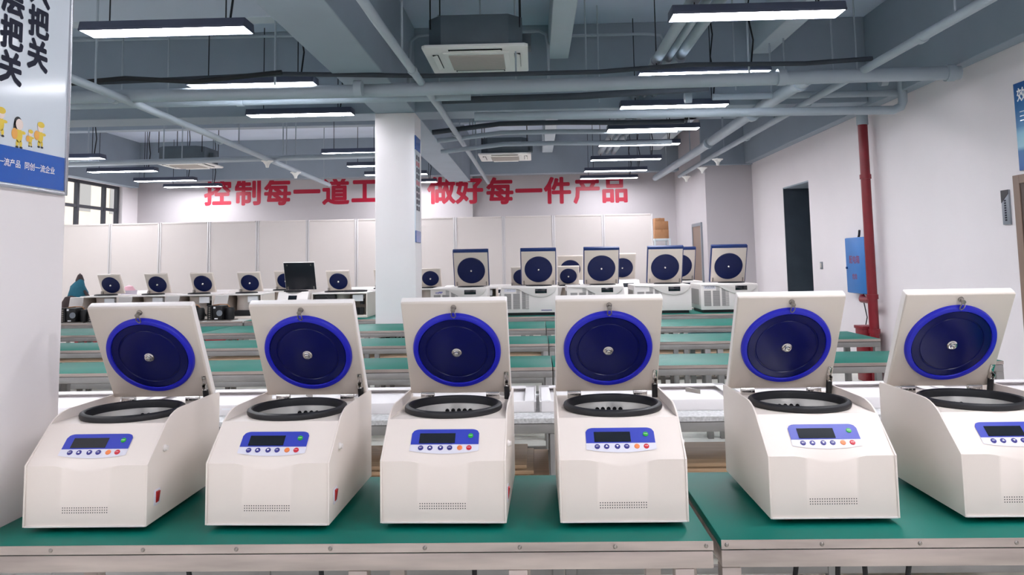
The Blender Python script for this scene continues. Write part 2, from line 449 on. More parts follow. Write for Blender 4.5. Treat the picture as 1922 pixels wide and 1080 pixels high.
pipe('black insulated refrigerant line running along the thick grey cross pipe', [(-5.2, 6.70, 3.07), (-3.2, 6.68, 3.10), (-2.2, 6.70, 3.13), (-.9, 6.70, 3.08), (.6, 6.70, 3.08), (1.4, 6.68, 3.12), (2.4, 6.66, 3.10), (3.0, 6.7, 3.14)], .021, 'pipe_dark')
pipe('thin grey cross pipe at left, just beyond the thick one', [(-8.4, 7.44, 3.05), (-.6, 7.50, 3.06)], .04, hang=(.2, .55, .9), couple=(.4, .7))
pipe('black insulated cross pipe right of the column, under the air conditioner', [(-.9, 7.62, 3.05), (.5, 7.6, 3.06), (1.75, 7.5, 3.09)], .035, 'pipe_dark', hang=(.15, .55))
pipe('grey cross pipe with an upward elbow near the right wall, above the red riser', [(-.6, 7.98, 2.95), (3.69, 7.83, 2.89), (3.76, 7.82, 2.92), (3.78, 7.81, 2.97), (3.78, 7.80, 3.2)], .045, hang=(.3, .62, .9), couple=(.5, .95))
pipe('grey cross pipe behind the elbowed one, high by the right wall', [(1.9, 7.98, 3.10), (3.78, 7.90, 3.08)], .035, hang=(.4,))
pipe('slim grey pipe slanting away overhead, passing left of the nearest air conditioner', [(-1.05, 1.0, 3.05), (-1.03, 5.0, 3.05), (-.97, 8.0, 3.05), (-.94, 12.0, 3.05), (-.92, 15.8, 3.05)], .034, hang=(.33, .48, .62, .8), couple=(.36, .58))
pipe('grey sprinkler pipe at left, slanting away behind the lamps', [(-3.68, 1.0, 2.95), (-3.70, 7.0, 2.95), (-3.82, 11.0, 2.95), (-3.92, 14.6, 2.95)], .036, hang=(.4, .5, .65, .8, .97), couple=(.42, .6))
pipe('grey sprinkler pipe at right, running away along the right wall', [(2.96, 1.0, 3.04), (2.93, 6.0, 3.04), (2.89, 12.0, 3.04), (2.9, 15.2, 3.04)], .036, hang=(.3, .45, .58, .75), couple=(.33, .5, .66))
pipe('thick grey pipe running away above the lamp row on the right', [(2.56, 7.05, 3.06), (2.58, 9.0, 3.10), (2.60, 12.0, 3.10), (2.56, 16.0, 3.10)], .065, hang=(.12, .36, .6, .85), couple=(.02, .2, .45))
for k, (x, w) in enumerate(((1.16, 'left'), (1.27, 'middle'), (1.38, 'right'))):
    pipe('%s grey conduit of the three running above the right lamp row' % w, [(x, 2.0, 3.24 + .02 * k), (x, 8.4, 3.24 + .02 * k), (x, 13, 3.24)], (.045, .03, .045)[k], hang=(.32, .6, .8), couple=(.45,))
pipe('thin grey conduit high across the ceiling behind the nearest air conditioner', [(-5.2, 7.9, 3.86), (-1.8, 7.95, 3.86)], .016)
pipe('thin grey conduit between column beam and the nearest air conditioner', [(-1.3, 8.0, 3.3), (-1.28, 8.0, 3.78), (-1.2, 8.0, 3.84), (-1.0, 8.0, 3.86), (.1, 8.0, 3.86), (.17, 8.0, 3.82), (.19, 8.0, 3.7), (.19, 8.0, 3.2)], .016)
pipe('thin grey conduit right of the pale ceiling strip', [(.45, 8.2, 3.86), (1.25, 8.2, 3.86), (1.42, 8.2, 3.84), (1.46, 8.2, 3.75), (1.46, 8.2, 3.3)], .016)
for i, (y, z, m, w) in enumerate(((10.4, 2.93, 'pipe', 'lowest'), (10.0, 3.02, 'pipe', 'middle'), (9.5, 3.05, 'pipe_dark', 'highest'))):
    pipe('%s of three cross pipes beyond the column, %s' % (w, 'black insulated' if m == 'pipe_dark' else 'grey'),
         [(-1.25, y, z), (-.4, y, z + .09), (.4, y, z + .09), (1.2, y, z + .07), (1.9, y, z + .07)], .032, m, hang=(.15, .45, .8))
for i, (y, z, w) in enumerate(((11.2, 2.98, 'nearer'), (11.8, 3.05, 'farther'))):
    pipe('%s grey cross pipe at left beyond the column line' % w, [(-7.9, y, z), (-1.9, y, z + .05)], .035, hang=(.15, .4, .7))

# wiring trunk in the beam shadow (bundles lying on the thick pipe)
pipe('black cable bundle draped along the cross pipes at upper left', [(-4.9, 6.6, 3.09), (-4.2, 6.6, 3.06), (-3.6, 6.6, 3.1), (-3.0, 6.62, 3.06), (-2.2, 6.6, 3.12)], .022, 'cable', name='cable_bundle')

# sprinkler cones
def sprinkler(label, loc, ztop):
    t = thing('sprinkler_guard', label, 'sprinkler', loc, 0, 'white sprinkler guards')
    bm = new(); lathe(bm, [(.02, -.09), (.03, -.05), (.06, -.01), (.085, .0), (.085, .012), (.02, .02)], 20, cap0=True, cap1=True); obj('cone', bm, M['ac_white'], t)
    bm = new(); tube(bm, [(0, 0, .015), (0, 0, ztop - loc[2])], .012, 8); obj('drop_pipe', bm, M['pipe'], t)
sprinkler('white cone sprinkler guard left of centre, nearer of two on the left pipe', (-3.83, 10.9, 2.92), 2.96)
sprinkler('white cone sprinkler guard left of centre, farther of two on the left pipe', (-3.87, 12.35, 2.92), 2.96)
for i, (y, w) in enumerate(((12.1, 'largest and nearest'), (13.2, 'middle'), (14.6, 'farthest'))):
    sprinkler('white cone sprinkler guard on the right wall pipe, %s of three' % w, (2.92, y, 2.96), 3.04)

# ------------------------------------------------------------------ wall things
slogan = [('控', -6.84), ('制', -6.18), ('每', -5.53), ('一', -4.89), ('道', -4.26), ('工', -3.63), ('序', -2.98),
          ('做', -1.97), ('好', -1.37), ('每', -.72), ('一', -.09), ('件', .53), ('产', 1.16), ('品', 1.77)]
for i, (ch, x) in enumerate(slogan):
    prev = slogan[i - 1][0] if i else None
    y = 16.4 if x < -1.2 else 16.6
    x = x * y / 15.7 * 15.7 / 15.7 if False else x
    sz = -.60
    b = text_bm(ch, sz, bold=.034)
    bm = new(); merge(bm, b, Matrix.Translation((x, y - .003, 2.98 - .012 * (x + 3))) @ FACE_CAM)
    o = obj('wall_character', bm, M['red_text'], smooth=False, recalc=False)
    lab = 'red wall character %s, %s' % (ch, 'first of the slogan at left' if i == 0 else ('last of the slogan at right' if i == 13 else 'right after %s in the slogan' % prev))
    if ch in '每一' and i > 6: lab += ', right of the column'
    elif ch in '每一': lab += ', left of the column'
    tag(o, lab, 'lettering', 'red slogan characters')

# poster on the near column
ps = thing('wall_poster', 'tall glossy poster with dark characters on the near column at left', 'poster', (-1.405, 2.03, 1.65))
bm = new(); bx(bm, 0, .008, -.20, .205, .0, 1.30); obj('print_sheet', bm, M['poster'], ps, smooth=False)
bm = new()
for (y0, y1, z0, z1) in ((-.215, -.20, -.012, 1.31), (.205, .217, -.012, 1.31), (-.2, .205, -.012, .0), (-.2, .205, 1.30, 1.312)): bx(bm, 0, .014, y0, y1, z0, z1, bevel=.002)
obj('aluminium_frame', bm, M['alu_frame'], ps)
bm = new(); bx(bm, .007, .0095, -.20, .203, .002, .100); obj('blue_band', bm, M['poster_blue'], ps, smooth=False)
def pchar(ch, y, z, h, m, nm='printed_character', off=.03, dx=.0105):
    b = text_bm(ch, -h, off); bm = new(); merge(bm, b, Matrix.Translation((dx, y - 2.03, z - 1.65)) @ FACE_PX)
    return obj(nm, bm, m, ps, smooth=False, recalc=False)
for k, ch in enumerate('人人把关'): pchar(ch, 2.094, 2.026 + (3 - k) * .094 , .092, M['text_dark'], off=.042, dx=.009)
for k, ch in enumerate('层层把关'): pchar(ch, 1.985, 1.962 + (3 - k) * .094, .092, M['text_dark'], off=.042, dx=.009)
pchar('同创一流企业', 2.120, 1.706, .0225, M['white'], 'printed_line', .01)
pchar('争创一流产品', 1.970, 1.706, .0225, M['white'], 'printed_line', .01)
def flat_person(y, z, s, hat, hair=False):
    """a small printed cartoon worker: relief of a few flat shapes"""
    bm = new()
    def disc(cy, cz, ry, rz, mi, d=.0088):
        n = 16; vs = [bm.verts.new((d, y - 2.03 + s * (cy + ry * math.cos(2 * PI * k / n)), z - 1.65 + s * (cz + rz * math.sin(2 * PI * k / n)))) for k in range(n)]
        f = bm.faces.new(vs); f.material_index = mi
    disc(0, -.25, .30, .42, 0); disc(-.12, -.72, .12, .2, 0); disc(.18, -.72, .12, .2, 0)
    disc(-.14, -.93, .14, .07, 2, .009); disc(.2, -.93, .14, .07, 2, .009)
    disc(.34, -.05, .22, .1, 0, .009)
    disc(0, .38, .32, .32, 1, .0092)
    if hair: disc(-.12, .45, .34, .36, 2, .0090); disc(-.36, .15, .14, .4, 2, .0090)
    else: disc(.02, .56, .36, .2, 0, .0094)
    disc(-.38, -.2, .26, .32, 3, .0092)
    return obj('printed_worker', bm, [M['yellow'], M['skin'], M['black'], M['orange']], ps, smooth=False, recalc=False)
flat_person(2.118, 1.806, .043, True); flat_person(2.028, 1.797, .048, False, True); flat_person(1.955, 1.815, .045, True); flat_person(2.075, 1.788, .028, True)

# narrow poster on the far column
pc = thing('column_poster', 'narrow pale poster on the right face of the far column', 'poster', (-1.32, 8.66, 1.65))
bm = new(); bx(bm, 0, .012, -.18, .18, 0, 1.2); obj('print_sheet', bm, M['poster'], pc, smooth=False)
bm = new(); bx(bm, .006, .016, -.18, .18, 1.04, 1.2); obj('blue_heading', bm, M['poster_blue'], pc, smooth=False)
bm = new(); bx(bm, .006, .016, -.18, .18, 0, .13); obj('blue_footer', bm, M['poster_blue'], pc, smooth=False)
for k in range(9):
    bm = new()
    for s in (-.07, .07): bx(bm, .006, .015, s - .035, s + .035, .36 + k * .072, .36 + k * .072 + .05)
    obj('printed_mark', bm, M['text_dark'] if k not in (4, 7) else M['red_text'], pc, smooth=False)

# exit sign low on the far column
ex = thing('exit_sign', 'dark low exit sign with running man on the far column', 'sign', (-1.50, 8.55, .58))
bm = new(); bx(bm, -.16, .17, -.02, 0, 0, .105, bevel=.004); obj('sign_plate', bm, M['exit_dark'], ex)
bm = new()
bx(bm, -.14, -.065, -.0225, -.019, .055, .075); bx(bm, -.125, -.08, -.0225, -.019, .03, .04)
obj('printed_words', bm, M['sign_grey'], ex, smooth=False)
bm = new()
lathe(bm, [(0, 0), (.011, 0), (.011, .002), (0, .002)], 12, Matrix.Translation((.005, -.019, .085)) @ FACE_CAM)
for a, b_ in (((0, .07), (-.005, .045)), ((-.005, .045), (.018, .03)), ((.018, .03), (.012, .012)), ((-.005, .045), (-.018, .028)), ((-.018, .028), (-.035, .026)), ((0, .068), (.022, .058)), ((0, .068), (-.02, .058)), ((-.02, .058), (-.026, .045))):
    tube(bm, [(a[0], -.021, a[1]), (b_[0], -.021, b_[1])], .005, 6)
obj('running_figure', bm, M['white'], ex)
bm = new(); bx(bm, .06, .064, -.0225, -.019, .01, .095); bx(bm, .085, .14, -.0225, -.019, .045, .06); prism(bm, [(.13, .03), (.16, .0525), (.13, .075)], 'Y', -.0225, -.019)
obj('arrow', bm, M['white'], ex, smooth=False)

# right wall: riser, cabinet, switch, signs
rz = thing('fire_riser', 'red vertical fire pipe standing along the right wall', 'pipe', (3.77, 8.76, 0))
bm = new(); tube(bm, [(0, 0, 0), (0, 0, 2.93)], .052, 20); obj('pipe_run', bm, M['red_paint'], rz)
bm = new(); tube(bm, [(0, 0, 2.90), (0, 0, 3.2)], .062, 16); obj('grey_coupling', bm, M['pipe'], rz)
for z in (2.28, .93, .55):
    bm = new(); tube(bm, [(0, 0, z), (0, 0, z + .05)], .062, 20); obj('pipe_clamp', bm, M['red_paint'], rz)
bm = new(); tube(bm, [(0, .062, .91), (0, .28, .91), (.02, .33, .915), (.04, .36, .935)], .036, 14); tag(obj('branch_pipe', bm, M['red_paint'], None, (3.77, 8.76, 0)), 'short red branch pipe running from the riser under the blue cabinet', 'pipe')
bm = new(); bx(bm, -.09, .06, .07, .30, .0, .60, bevel=.01); bx(bm, -.10, .07, .065, .31, .585, .62, bevel=.006); tag(obj('hydrant_box', bm, M['red_paint'], None, (3.77, 8.76, 0)), 'red box on the floor at the foot of the red riser', 'box')

cb = thing('electrical_cabinet', 'blue wall cabinet with red characters beside the red riser', 'cabinet', (3.9, 9.24, .970))
bm = new(); bx(bm, -.09, 0, -.275, .275, 0, .662, bevel=.006); obj('cabinet_body', bm, M['box_blue'], cb)
bm = new(); bx(bm, -.102, -.088, -.27, .27, .005, .657, bevel=.004); dr = obj('cabinet_door', bm, M['box_blue'], cb)
bm = new(); tube(bm, [(-.101, .235, .30), (-.118, .235, .30)], .014, 12); obj('lock_knob', bm, M['box_blue_dark'], dr)
bm = new(); merge(bm, text_bm('配电箱', -.10, .02), Matrix.Translation((-.1035, .02, .40)) @ FACE_NX); obj('red_lettering', bm, M['faded_red'], dr, smooth=False, recalc=False)
bm = new(); merge(bm, text_bm('危险', -.07, .02), Matrix.Translation((-.1035, .03, .20)) @ FACE_NX); obj('red_lettering', bm, M['faded_red'], dr, smooth=False, recalc=False)
bm = new(); tube(bm, [(-.05, .0, .65), (-.05, -.03, .69), (-.06, -.07, .74)], .014, 8); obj('conduit_stub', bm, M['cable'], cb)
bm = new(); bx(bm, -.07, 0, .276, .34, .08, .25, bevel=.004); obj('side_socket', bm, M['dark'], cb)
cbl = thing('hanging_cable', 'thin dark cable dangling below the blue wall cabinet', 'cable', (3.86, 9.2, .97))
bm = new(); tube(bm, [(0, 0, .01), (0, .01, -.1), (0, -.03, -.2), (0, -.06, -.27), (0, .0, -.38), (0, .02, -.5), (0, .02, -.97)], .006, 6); obj('cord', bm, M['cable'], cbl)

sw = thing('light_switch', 'small grey switch plate on the right wall beside the dark opening', 'switch', (3.9, 10.58, 1.29))
bm = new(); bx(bm, -.012, 0, -.04, .04, -.05, .05, bevel=.003); obj('plate', bm, M['sign_grey'], sw)
bm = new(); bx(bm, -.018, -.01, -.02, .02, -.03, .03, bevel=.003); obj('rocker', bm, M['ac_grille'], sw)

sg = thing('door_sign', 'grey and black vertical name plate beside the brown door', 'sign', (3.899, 6.415, 1.65))
bm = new(); bx(bm, -.016, 0, -.05, .05, 0, .285, bevel=.003); obj('plate', bm, M['sign_grey'], sg)
bm = new(); prism(bm, [(-.049, .284), (.049, .284), (.049, .18), (-.049, .25)], 'X', -.0185, -.015); obj('black_corner', bm, M['exit_dark'], sg, smooth=False)
bm = new()
for k in range(9): bx(bm, -.018, -.015, -.012, .012, .03 + k * .02, .03 + k * .02 + .013)
obj('printed_line', bm, M['text_dark'], sg, smooth=False)

bp = thing('blue_poster', 'blue poster with a white character high at the right picture edge', 'poster', (3.896, 5.72, 2.07))
bm = new(); bx(bm, -.012, 0, -.48, .48, 0, .70, bevel=.002); obj('print_sheet', bm, M['blue_poster'], bp)
bm = new(); merge(bm, text_bm('效', -.115, .02, .0004), Matrix.Translation((-.0135, .385, .60)) @ FACE_NX); obj('printed_character', bm, M['white'], bp, smooth=False, recalc=False)
bm = new()
for k in range(3): bx(bm, -.0135, -.011, .1, .42, .46 - k * .035, .467 - k * .035)
obj('printed_line', bm, M['poster'], bp, smooth=False)

# ------------------------------------------------------------------ partition boards along the back
PY_ = 13.3
xs = [-9.1 + .0] + [round(v * 13.3 / 15.2, 3) for v in (-8.508, -7.50, -6.50, -5.52, -4.51, -3.53, -2.55, -1.56, -.60, .387, 1.37, 2.352)]
xs[0] = -8.58
for i in range(len(xs) - 1):
    w = ('leftmost, below the window', 'second from the left', 'third from the left', 'fourth from the left', 'fifth from the left', 'sixth from the left', 'first left of the column', 'just right of the far column', 'fourth from the right end', 'third from the right end', 'second from the right end', 'rightmost, beside the cartons')[i]
    x0, x1 = xs[i] + .008, xs[i + 1] - .008
    t = thing('partition_panel', 'white floor standing partition board along the back wall, %s' % w, 'partition', ((x0 + x1) / 2, PY_, 0), 0, 'white partition boards')
    h = 2.2; hw = (x1 - x0) / 2
    bm = new(); bx(bm, -hw + .02, hw - .02, -.012, .012, .06, h - .02); bx(bm, -hw + .03, hw - .03, -.014, .014, .98, 1.0); obj('board', bm, M['partition'], t, smooth=False)
    for s in (-1, 1):
        bm = new(); bx(bm, s * hw - s * .022, s * hw + s * .004, -.02, .02, 0, h, bevel=.003); obj('post', bm, M['partition_post'], t)
    bm = new(); bx(bm, -hw + .03, hw - .03, -.016, .016, h - .03, h, bevel=.003); bx(bm, -hw + .03, hw - .03, -.016, .016, .04, .07); obj('rail', bm, M['partition'], t)

# shelf and cartons at right rear
sh = thing('storage_rack', 'pale steel rack carrying cartons at the right end of the partition boards', 'shelf', (2.425, 14.8, 0))
for sx in (-.14, .14):
    for sy in (-.2, .2):
        bm = new(); bx(bm, sx - .015, sx + .015, sy - .015, sy + .015, 0, 1.80); obj('upright', bm, M['shelf_white'], sh, smooth=False)
for z in (.2, .7, 1.2, 1.78):
    bm = new(); bx(bm, -.15, .15, -.21, .21, z - .02, z + .02, bevel=.003); obj('shelf_board', bm, M['shelf_white'], sh)
for (dx, z0, h, w, lb) in ((-.0, 1.80, .17, .26, 'brown carton at the bottom of the stack on the rear rack'), (.0, 1.97, .16, .255, 'brown carton in the middle of the stack on the rear rack'), (-.03, 2.13, .06, .18, 'flat brown carton on top of the stack on the rear rack')):
    bm = new(); bx(bm, dx - w / 2, dx + w / 2, -.15, .15, 0, h, bevel=.004); bx(bm, dx - .02, dx + .02, -.151, .151, h - .05, h + .001)
    tag(obj('carton', bm, M['cardboard'], None, (2.43, 14.8, z0)), lb, 'box', 'cartons on the rear rack')
bm = new(); bx(bm, -.11, .11, -.15, .15, 0, .30, bevel=.005)
tag(obj('storage_bin', bm, M['box_blue_dark'], None, (2.43, 14.8, 1.22)), 'dark bin on the rear rack below the cartons', 'box')

# ------------------------------------------------------------------ work benches
def make_bench(label, x0, x1, y0, y1, legs=None, top='mat_green', shelf=None, screws=(), frame='alu_dark', trim='alu', group=None, leg_w=.045, board='board', rail=True):
    z = .76; cx, cy = (x0 + x1) / 2, (y0 + y1) / 2; hw, hd = (x1 - x0) / 2, (y1 - y0) / 2
    t = thing('work_bench', label, 'bench', (cx, cy, 0), 0, group)
    bm = new(); bx(bm, -hw, hw, -hd, hd, z - .022, z, bevel=.003); obj('bench_mat', bm, M[top], t)
    bm = new(); bx(bm, -hw, hw, -hd - .003, -hd + .0, z - .021, z - .001); obj('edge_trim', bm, M[trim], t, smooth=False)
    bm = new()
    for s in (-1, 1):
        bx(bm, -hw, hw, s * hd - s * .045, s * hd, z - .064, z - .024, bevel=.003)
        bx(bm, s * hw - s * .045, s * hw, -hd + .045, hd - .045, z - .064, z - .024, bevel=.003)
    obj('frame', bm, M[frame], t)
    for lx in (legs if legs is not None else (-hw + .023, -.05, .05, hw - .023)):
        for s in (-1, 1):
            yy = s * (hd - .0225)
            bm = new(); bx(bm, lx - leg_w / 2, lx + leg_w / 2, yy - .0225, yy + .0225, 0, z - .064, bevel=.003); obj('leg', bm, M[frame], t)
    if rail:
        bm = new()
        for s in (-1, 1): bx(bm, -hw + .045, hw - .045, s * (hd - .0225) - .015, s * (hd - .0225) + .015, .12, .15, bevel=.002)
        obj('lower_rail', bm, M[frame], t)
    if shelf:
        bm = new(); bx(bm, -hw + .05, hw - .05, -hd + .04, hd - .04, shelf - .02, shelf, bevel=.002); s_ = obj('shelf_board', bm, M[board], t)
        bm = new(); bx(bm, -hw + .045, hw - .045, -hd, -hd + .03, shelf - .05, shelf - .01, bevel=.002); bx(bm, -hw + .045, hw - .045, hd - .03, hd, shelf - .05, shelf - .01, bevel=.002); obj('shelf_rail', bm, M[frame], t)
    for sx in screws:
        bm = new(); lathe(bm, [(0, .004), (.003, .0035), (.005, .001), (.005, 0)], 12, Matrix.Translation((sx - cx, -hd - .003, z - .011)) @ FACE_CAM); obj('screw', bm, M['nickel'], t)
    return t

make_bench('front green work bench carrying four centrifuges, left of the gap', -1.39, .405, 1.874, 2.44, legs=(-.88, -.42 + .48, .85 - .02, .41 + .03), screws=(-1.171, -.947, -.722, -.497, -.272, -.048, .176, .388), frame='alu', trim='alu')
make_bench('front green work bench at right carrying two centrifuges', .425, 2.3, 1.880, 2.455, legs=(-.915, .3, .915), screws=(.437, .658, .884, 1.105, 1.33), frame='alu', trim='alu')
make_bench('second bench row left part, foil edged under white covers', -3.2, .097, 3.30, 3.90, top='foil', shelf=.50, trim='foil', legs=(-1.6, -.6, .4, 1.625))
make_bench('second bench row right part, foil edged under white covers', .103, 3.0, 3.30, 3.90, top='foil', shelf=.50, trim='foil', legs=(-1.425, -.35, .5, 1.42))
rowspec = [(4.86, 5.43, 'third'), (6.22, 6.86, 'fourth'), (7.62, 8.48, 'fifth')]
for (y0, y1, w) in rowspec:
    e = 2.86 if w == 'third' else 2.72
    make_bench('empty green bench in the %s row from the camera, left part' % w, -6.6, -3.36, y0, y1, shelf=.50)
    make_bench('empty green bench in the %s row from the camera, middle part' % w, -3.34, .099, y0, y1, shelf=.50)
    make_bench('empty green bench in the %s row from the camera, right part' % w, .105, e, y0, y1, shelf=None if w == 'fourth' else .50)
make_bench('white topped bench at left carrying opened centrifuge chassis', -6.7, -3.52, 9.22, 10.3, top='mat_white', shelf=.35)
make_bench('green bench behind the far column carrying opened chassis', -3.50, -1.40, 9.22, 10.2, shelf=.35)
make_bench('green bench carrying the refrigerated centrifuges, left part', -1.38, 1.17, 9.24, 10.12, shelf=.35)
make_bench('green bench carrying the refrigerated centrifuges, right part', 1.19, 2.95, 9.24, 10.12, shelf=.35)
make_bench('rear white bench behind the refrigerated centrifuges', -2.05, 3.0, 10.4, 12.4, top='mat_white')
make_bench('rear white bench before the partition boards at left', -7.6, -2.1, 10.5, 12.4, top='mat_white')

# white covers lying on the second row
def make_cover(label, loc, w, lab_group='white sheet metal covers'):
    t = thing('sheet_metal_cover', label, 'cover', loc, 0, lab_group)
    hw, hd, h = w / 2, .215, .048
    bm = new()
    bx(bm, -hw, hw, -hd, -hd + .012, 0, h, bevel=.003); bx(bm, -hw, hw, hd - .012, hd, 0, h, bevel=.003)
    bx(bm, -hw, -hw + .012, -hd, hd, 0, h, bevel=.003); bx(bm, hw - .012, hw, -hd, hd, 0, h, bevel=.003)
    bx(bm, -hw, hw, hd - .06, hd, h - .006, h, bevel=.002); bx(bm, -hw, -hw + .05, -hd, hd, h - .006, h, bevel=.002); bx(bm, hw - .05, hw, -hd, hd, h - .006, h, bevel=.002)
    bx(bm, -hw + .004, hw - .004, -hd + .004, hd - .004, h - .028, h - .022)
    obj('shell', bm, M['sheet_white'], t)
    for sx in (-.08, .0):
        bm = new(); bx(bm, sx - .025, sx + .025, -hd - .001, -hd + .002, .026, .034); obj('slot', bm, M['white'], t, smooth=False)
    bm = new(); lathe(bm, [(0, .001), (.018, .001), (.018, 0)], 16, Matrix.Translation((-.1, -.14, h - .0215)) @ Matrix.Scale(.45, 4, (0, 1, 0))); obj('punched_hole', bm, M['nickel'], t, smooth=False)
    bm = new(); prism(bm, [(.0, .0), (.05, -.07), (.055, -.075), (.02, .0)], 'Z', h - .022, h - .004)
    for v in bm.verts: v.co.x += hw - .20; v.co.y += .12
    obj('folded_tab', bm, M['nickel'], t, smooth=False)
    return t
cv = make_cover('white sheet metal cover on the second bench, seen between the fourth and fifth centrifuges', (.46, 3.64, .76), .90)
dup(cv, (1.375, 3.64, .76), 0, 'white sheet metal cover on the second bench, seen between the fifth and sixth centrifuges')
dup(cv, (-.455, 3.64, .76), 0, 'white sheet metal cover on the second bench, seen between the second and third centrifuges')
dup(cv, (-1.37, 3.64, .76), 0, 'white sheet metal cover on the second bench, seen between the first and second centrifuges')
dup(cv, (-2.285, 3.64, .76), 0, 'white sheet metal cover on the second bench, at the foot of the near column')
dup(cv, (2.29, 3.64, .76), 0, 'white sheet metal cover on the second bench, far right behind the last centrifuge')

# ------------------------------------------------------------------ the six front centrifuges
HW = .158; DECK = .250; SY = .095; BRK = .165; BACK = .440
RC = (0.0, .228); RR = .136
LA = math.radians(29.7); LO = Vector((0, .398, .266)); LW, LL, LT = .303, .322, .030
LIDM = Matrix(((1, 0, 0, LO.x), (0, -math.sin(LA), -math.cos(LA), LO.y), (0, math.cos(LA), -math.sin(LA), LO.z), (0, 0, 0, 1)))   # (u, v, w): v up the lid, w out of its inner face

def bump(x): return math.cos(PI * x / .19) ** 2 if abs(x) < .095 else 0.0
def brk(x): return Vector((x, .004 - .0012 * bump(x), BRK - .018 * bump(x)))
def slope(x, t):
    k = max(0.0, 1 - t / .17) ** 1.5                       # the curved lip only reaches a little way up the slope
    return Vector((x, .004, BRK)).lerp(Vector((x, SY, DECK)), t) + (brk(x) - Vector((x, .004, BRK))) * k
SN = Vector((0, -(DECK - BRK), SY)).normalized()

def make_centrifuge(label, loc, rz):
    t = thing('benchtop_centrifuge', label, 'centrifuge', loc, rz, 'front row centrifuges')
    hw = HW - .0045
    bm = new()
    X = [-hw + 2 * hw * k / 32 for k in range(33)]
    quadgrid(bm, [[Vector((x, .004, .018)) for x in X], [brk(x) for x in X]])
    quadgrid(bm, [[slope(x, j) for x in X] for j in (0, .03, .06, .09, .12, .15, .18, .4, .7, 1)])
    # deck with the round opening
    angs = sorted([2 * PI * k / 64 for k in range(64)] + [math.atan2(yy - RC[1], xx) % (2 * PI) for xx in (-hw, hw) for yy in (SY, BACK - .004)])
    inn, out = [], []
    for a in angs:
        c, s = math.cos(a), math.sin(a)
        f = min((hw / abs(c)) if abs(c) > 1e-9 else 9, ((BACK - .004 - RC[1]) / s) if s > 1e-9 else 9, ((RC[1] - SY) / -s) if s < -1e-9 else 9)
        inn.append(bm.verts.new((c * .124, RC[1] + s * .124, DECK))); out.append(bm.verts.new((c * f, RC[1] + s * f, DECK)))
    for k in range(len(angs)):
        k2 = (k + 1) % len(angs); bm.faces.new((inn[k], out[k], out[k2], inn[k2]))
    quadgrid(bm, [[Vector((-hw, BACK - .004, DECK)), Vector((hw, BACK - .004, DECK))], [Vector((-hw, BACK - .004, .018)), Vector((hw, BACK - .004, .018))]])
    quadgrid(bm, [[Vector((-hw, BACK - .004, .018)), Vector((hw, BACK - .004, .018))], [Vector((-hw, .004, .018)), Vector((hw, .004, .018))]])
    bmesh.ops.remove_doubles(bm, verts=bm.verts[:], dist=1e-5)
    obj('housing', bm, M['housing'], t)
    prof = [(0, .016), (BACK, .016), (BACK, .268), (.435, .274), (.40, .2755), (.19, .2765), (.165, .2755), (.145, .272), (.125, .266), (.108, .2575), (.095, .2495), (.085, .2405), (0.0, .1665)]
    for s in (-1, 1):
        bm = new(); prism(bm, prof, 'X', s * (HW - .005), s * HW, bevel=.0014); obj('side_panel', bm, M['housing'], t)
    bm = new(); bx(bm, -HW + .005, HW - .005, .0, .006, .0155, .0185); obj('front_lip', bm, M['housing_edge'], t, smooth=False)
    bm = new(); bx(bm, -.118, .118, .035, .41, .004, .0178); obj('base_tray', bm, M['dark'], t, smooth=False)
    for sx in (-.10, .10):
        for sy in (.05, .39):
            bm = new(); lathe(bm, [(.012, 0), (.013, .002), (.013, .010)], 14, Matrix.Translation((sx, sy, 0)), cap0=True, cap1=True); obj('foot', bm, M['rubber'], t)
    # bowl
    ct = Matrix.Translation((RC[0], RC[1], 0))
    bm = new(); lathe(bm, [(.122, .262), (.1215, .24), (.1215, .165), (.112, .156), (0, .154)], 64, ct)
    bmesh.ops.reverse_faces(bm, faces=bm.faces[:])
    bowl = obj('chamber_bowl', bm, M['steel'], t, recalc=False)
    for k in range(5):
        a = math.radians(90 + (k - 2) * 8.2)
        mt = Matrix.Translation((RC[0] + math.cos(a) * .1208, RC[1] + math.sin(a) * .1208, .224)) @ Matrix.Rotation(a + PI / 2, 4, 'Z') @ FACE_CAM
        bm = new(); lathe(bm, [(0, .0004), (.0058, .0004), (.0058, -.004)], 14, mt); obj('vent_hole', bm, M['dark'], bowl, smooth=False)
    bm = new(); lathe(bm, [(.120, .245), (.120, .260), (.1215, .265), (.125, .2675), (.130, .2670), (.1345, .264), (.1362, .259), (.1350, .253), (.132, .2495)], 72, ct); obj('seal_ring', bm, M['rubber'], t)
    # lid
    bm = new(); box(bm, (0, LL / 2, -LT / 2), (LW, LL, LT), bevel=.004, seg=3)
    bm.transform(LIDM); lid = obj('lid', bm, M['lidface'], t)
    bm = new(); box(bm, (0, LL / 2 - .001, -LT / 2 - .003), (LW + .0022, LL + .0042, LT - .006), bevel=.004, seg=3); bm.transform(LIDM); obj('lid_shell', bm, M['housing_edge'], lid)
    dc = LIDM @ Matrix.Translation((0, .158, 0))
    bm = new(); lathe(bm, [(.129, 0), (.129, .006), (.126, .011), (.120, .0125), (.114, .0115), (.1125, .008)], 72, dc); obj('gasket_ring', bm, M['blue_ring'], lid)
    bm = new(); lathe(bm, [(.1130, .006), (.111, .009), (.092, .0085), (.0905, .0062), (.088, .0062), (.0865, .008), (.05, .0105), (0, .0110)], 72, dc); obj('lid_disc', bm, M['navy'], lid)
    bm = new(); lathe(bm, [(.0145, .010), (.0145, .014), (.0115, .0165), (.0115, .0185), (.0085, .0195), (.007, .023), (.004, .0245), (0, .0245)], 28, dc); obj('centre_knob', bm, M['chrome'], lid)
    bm = new()
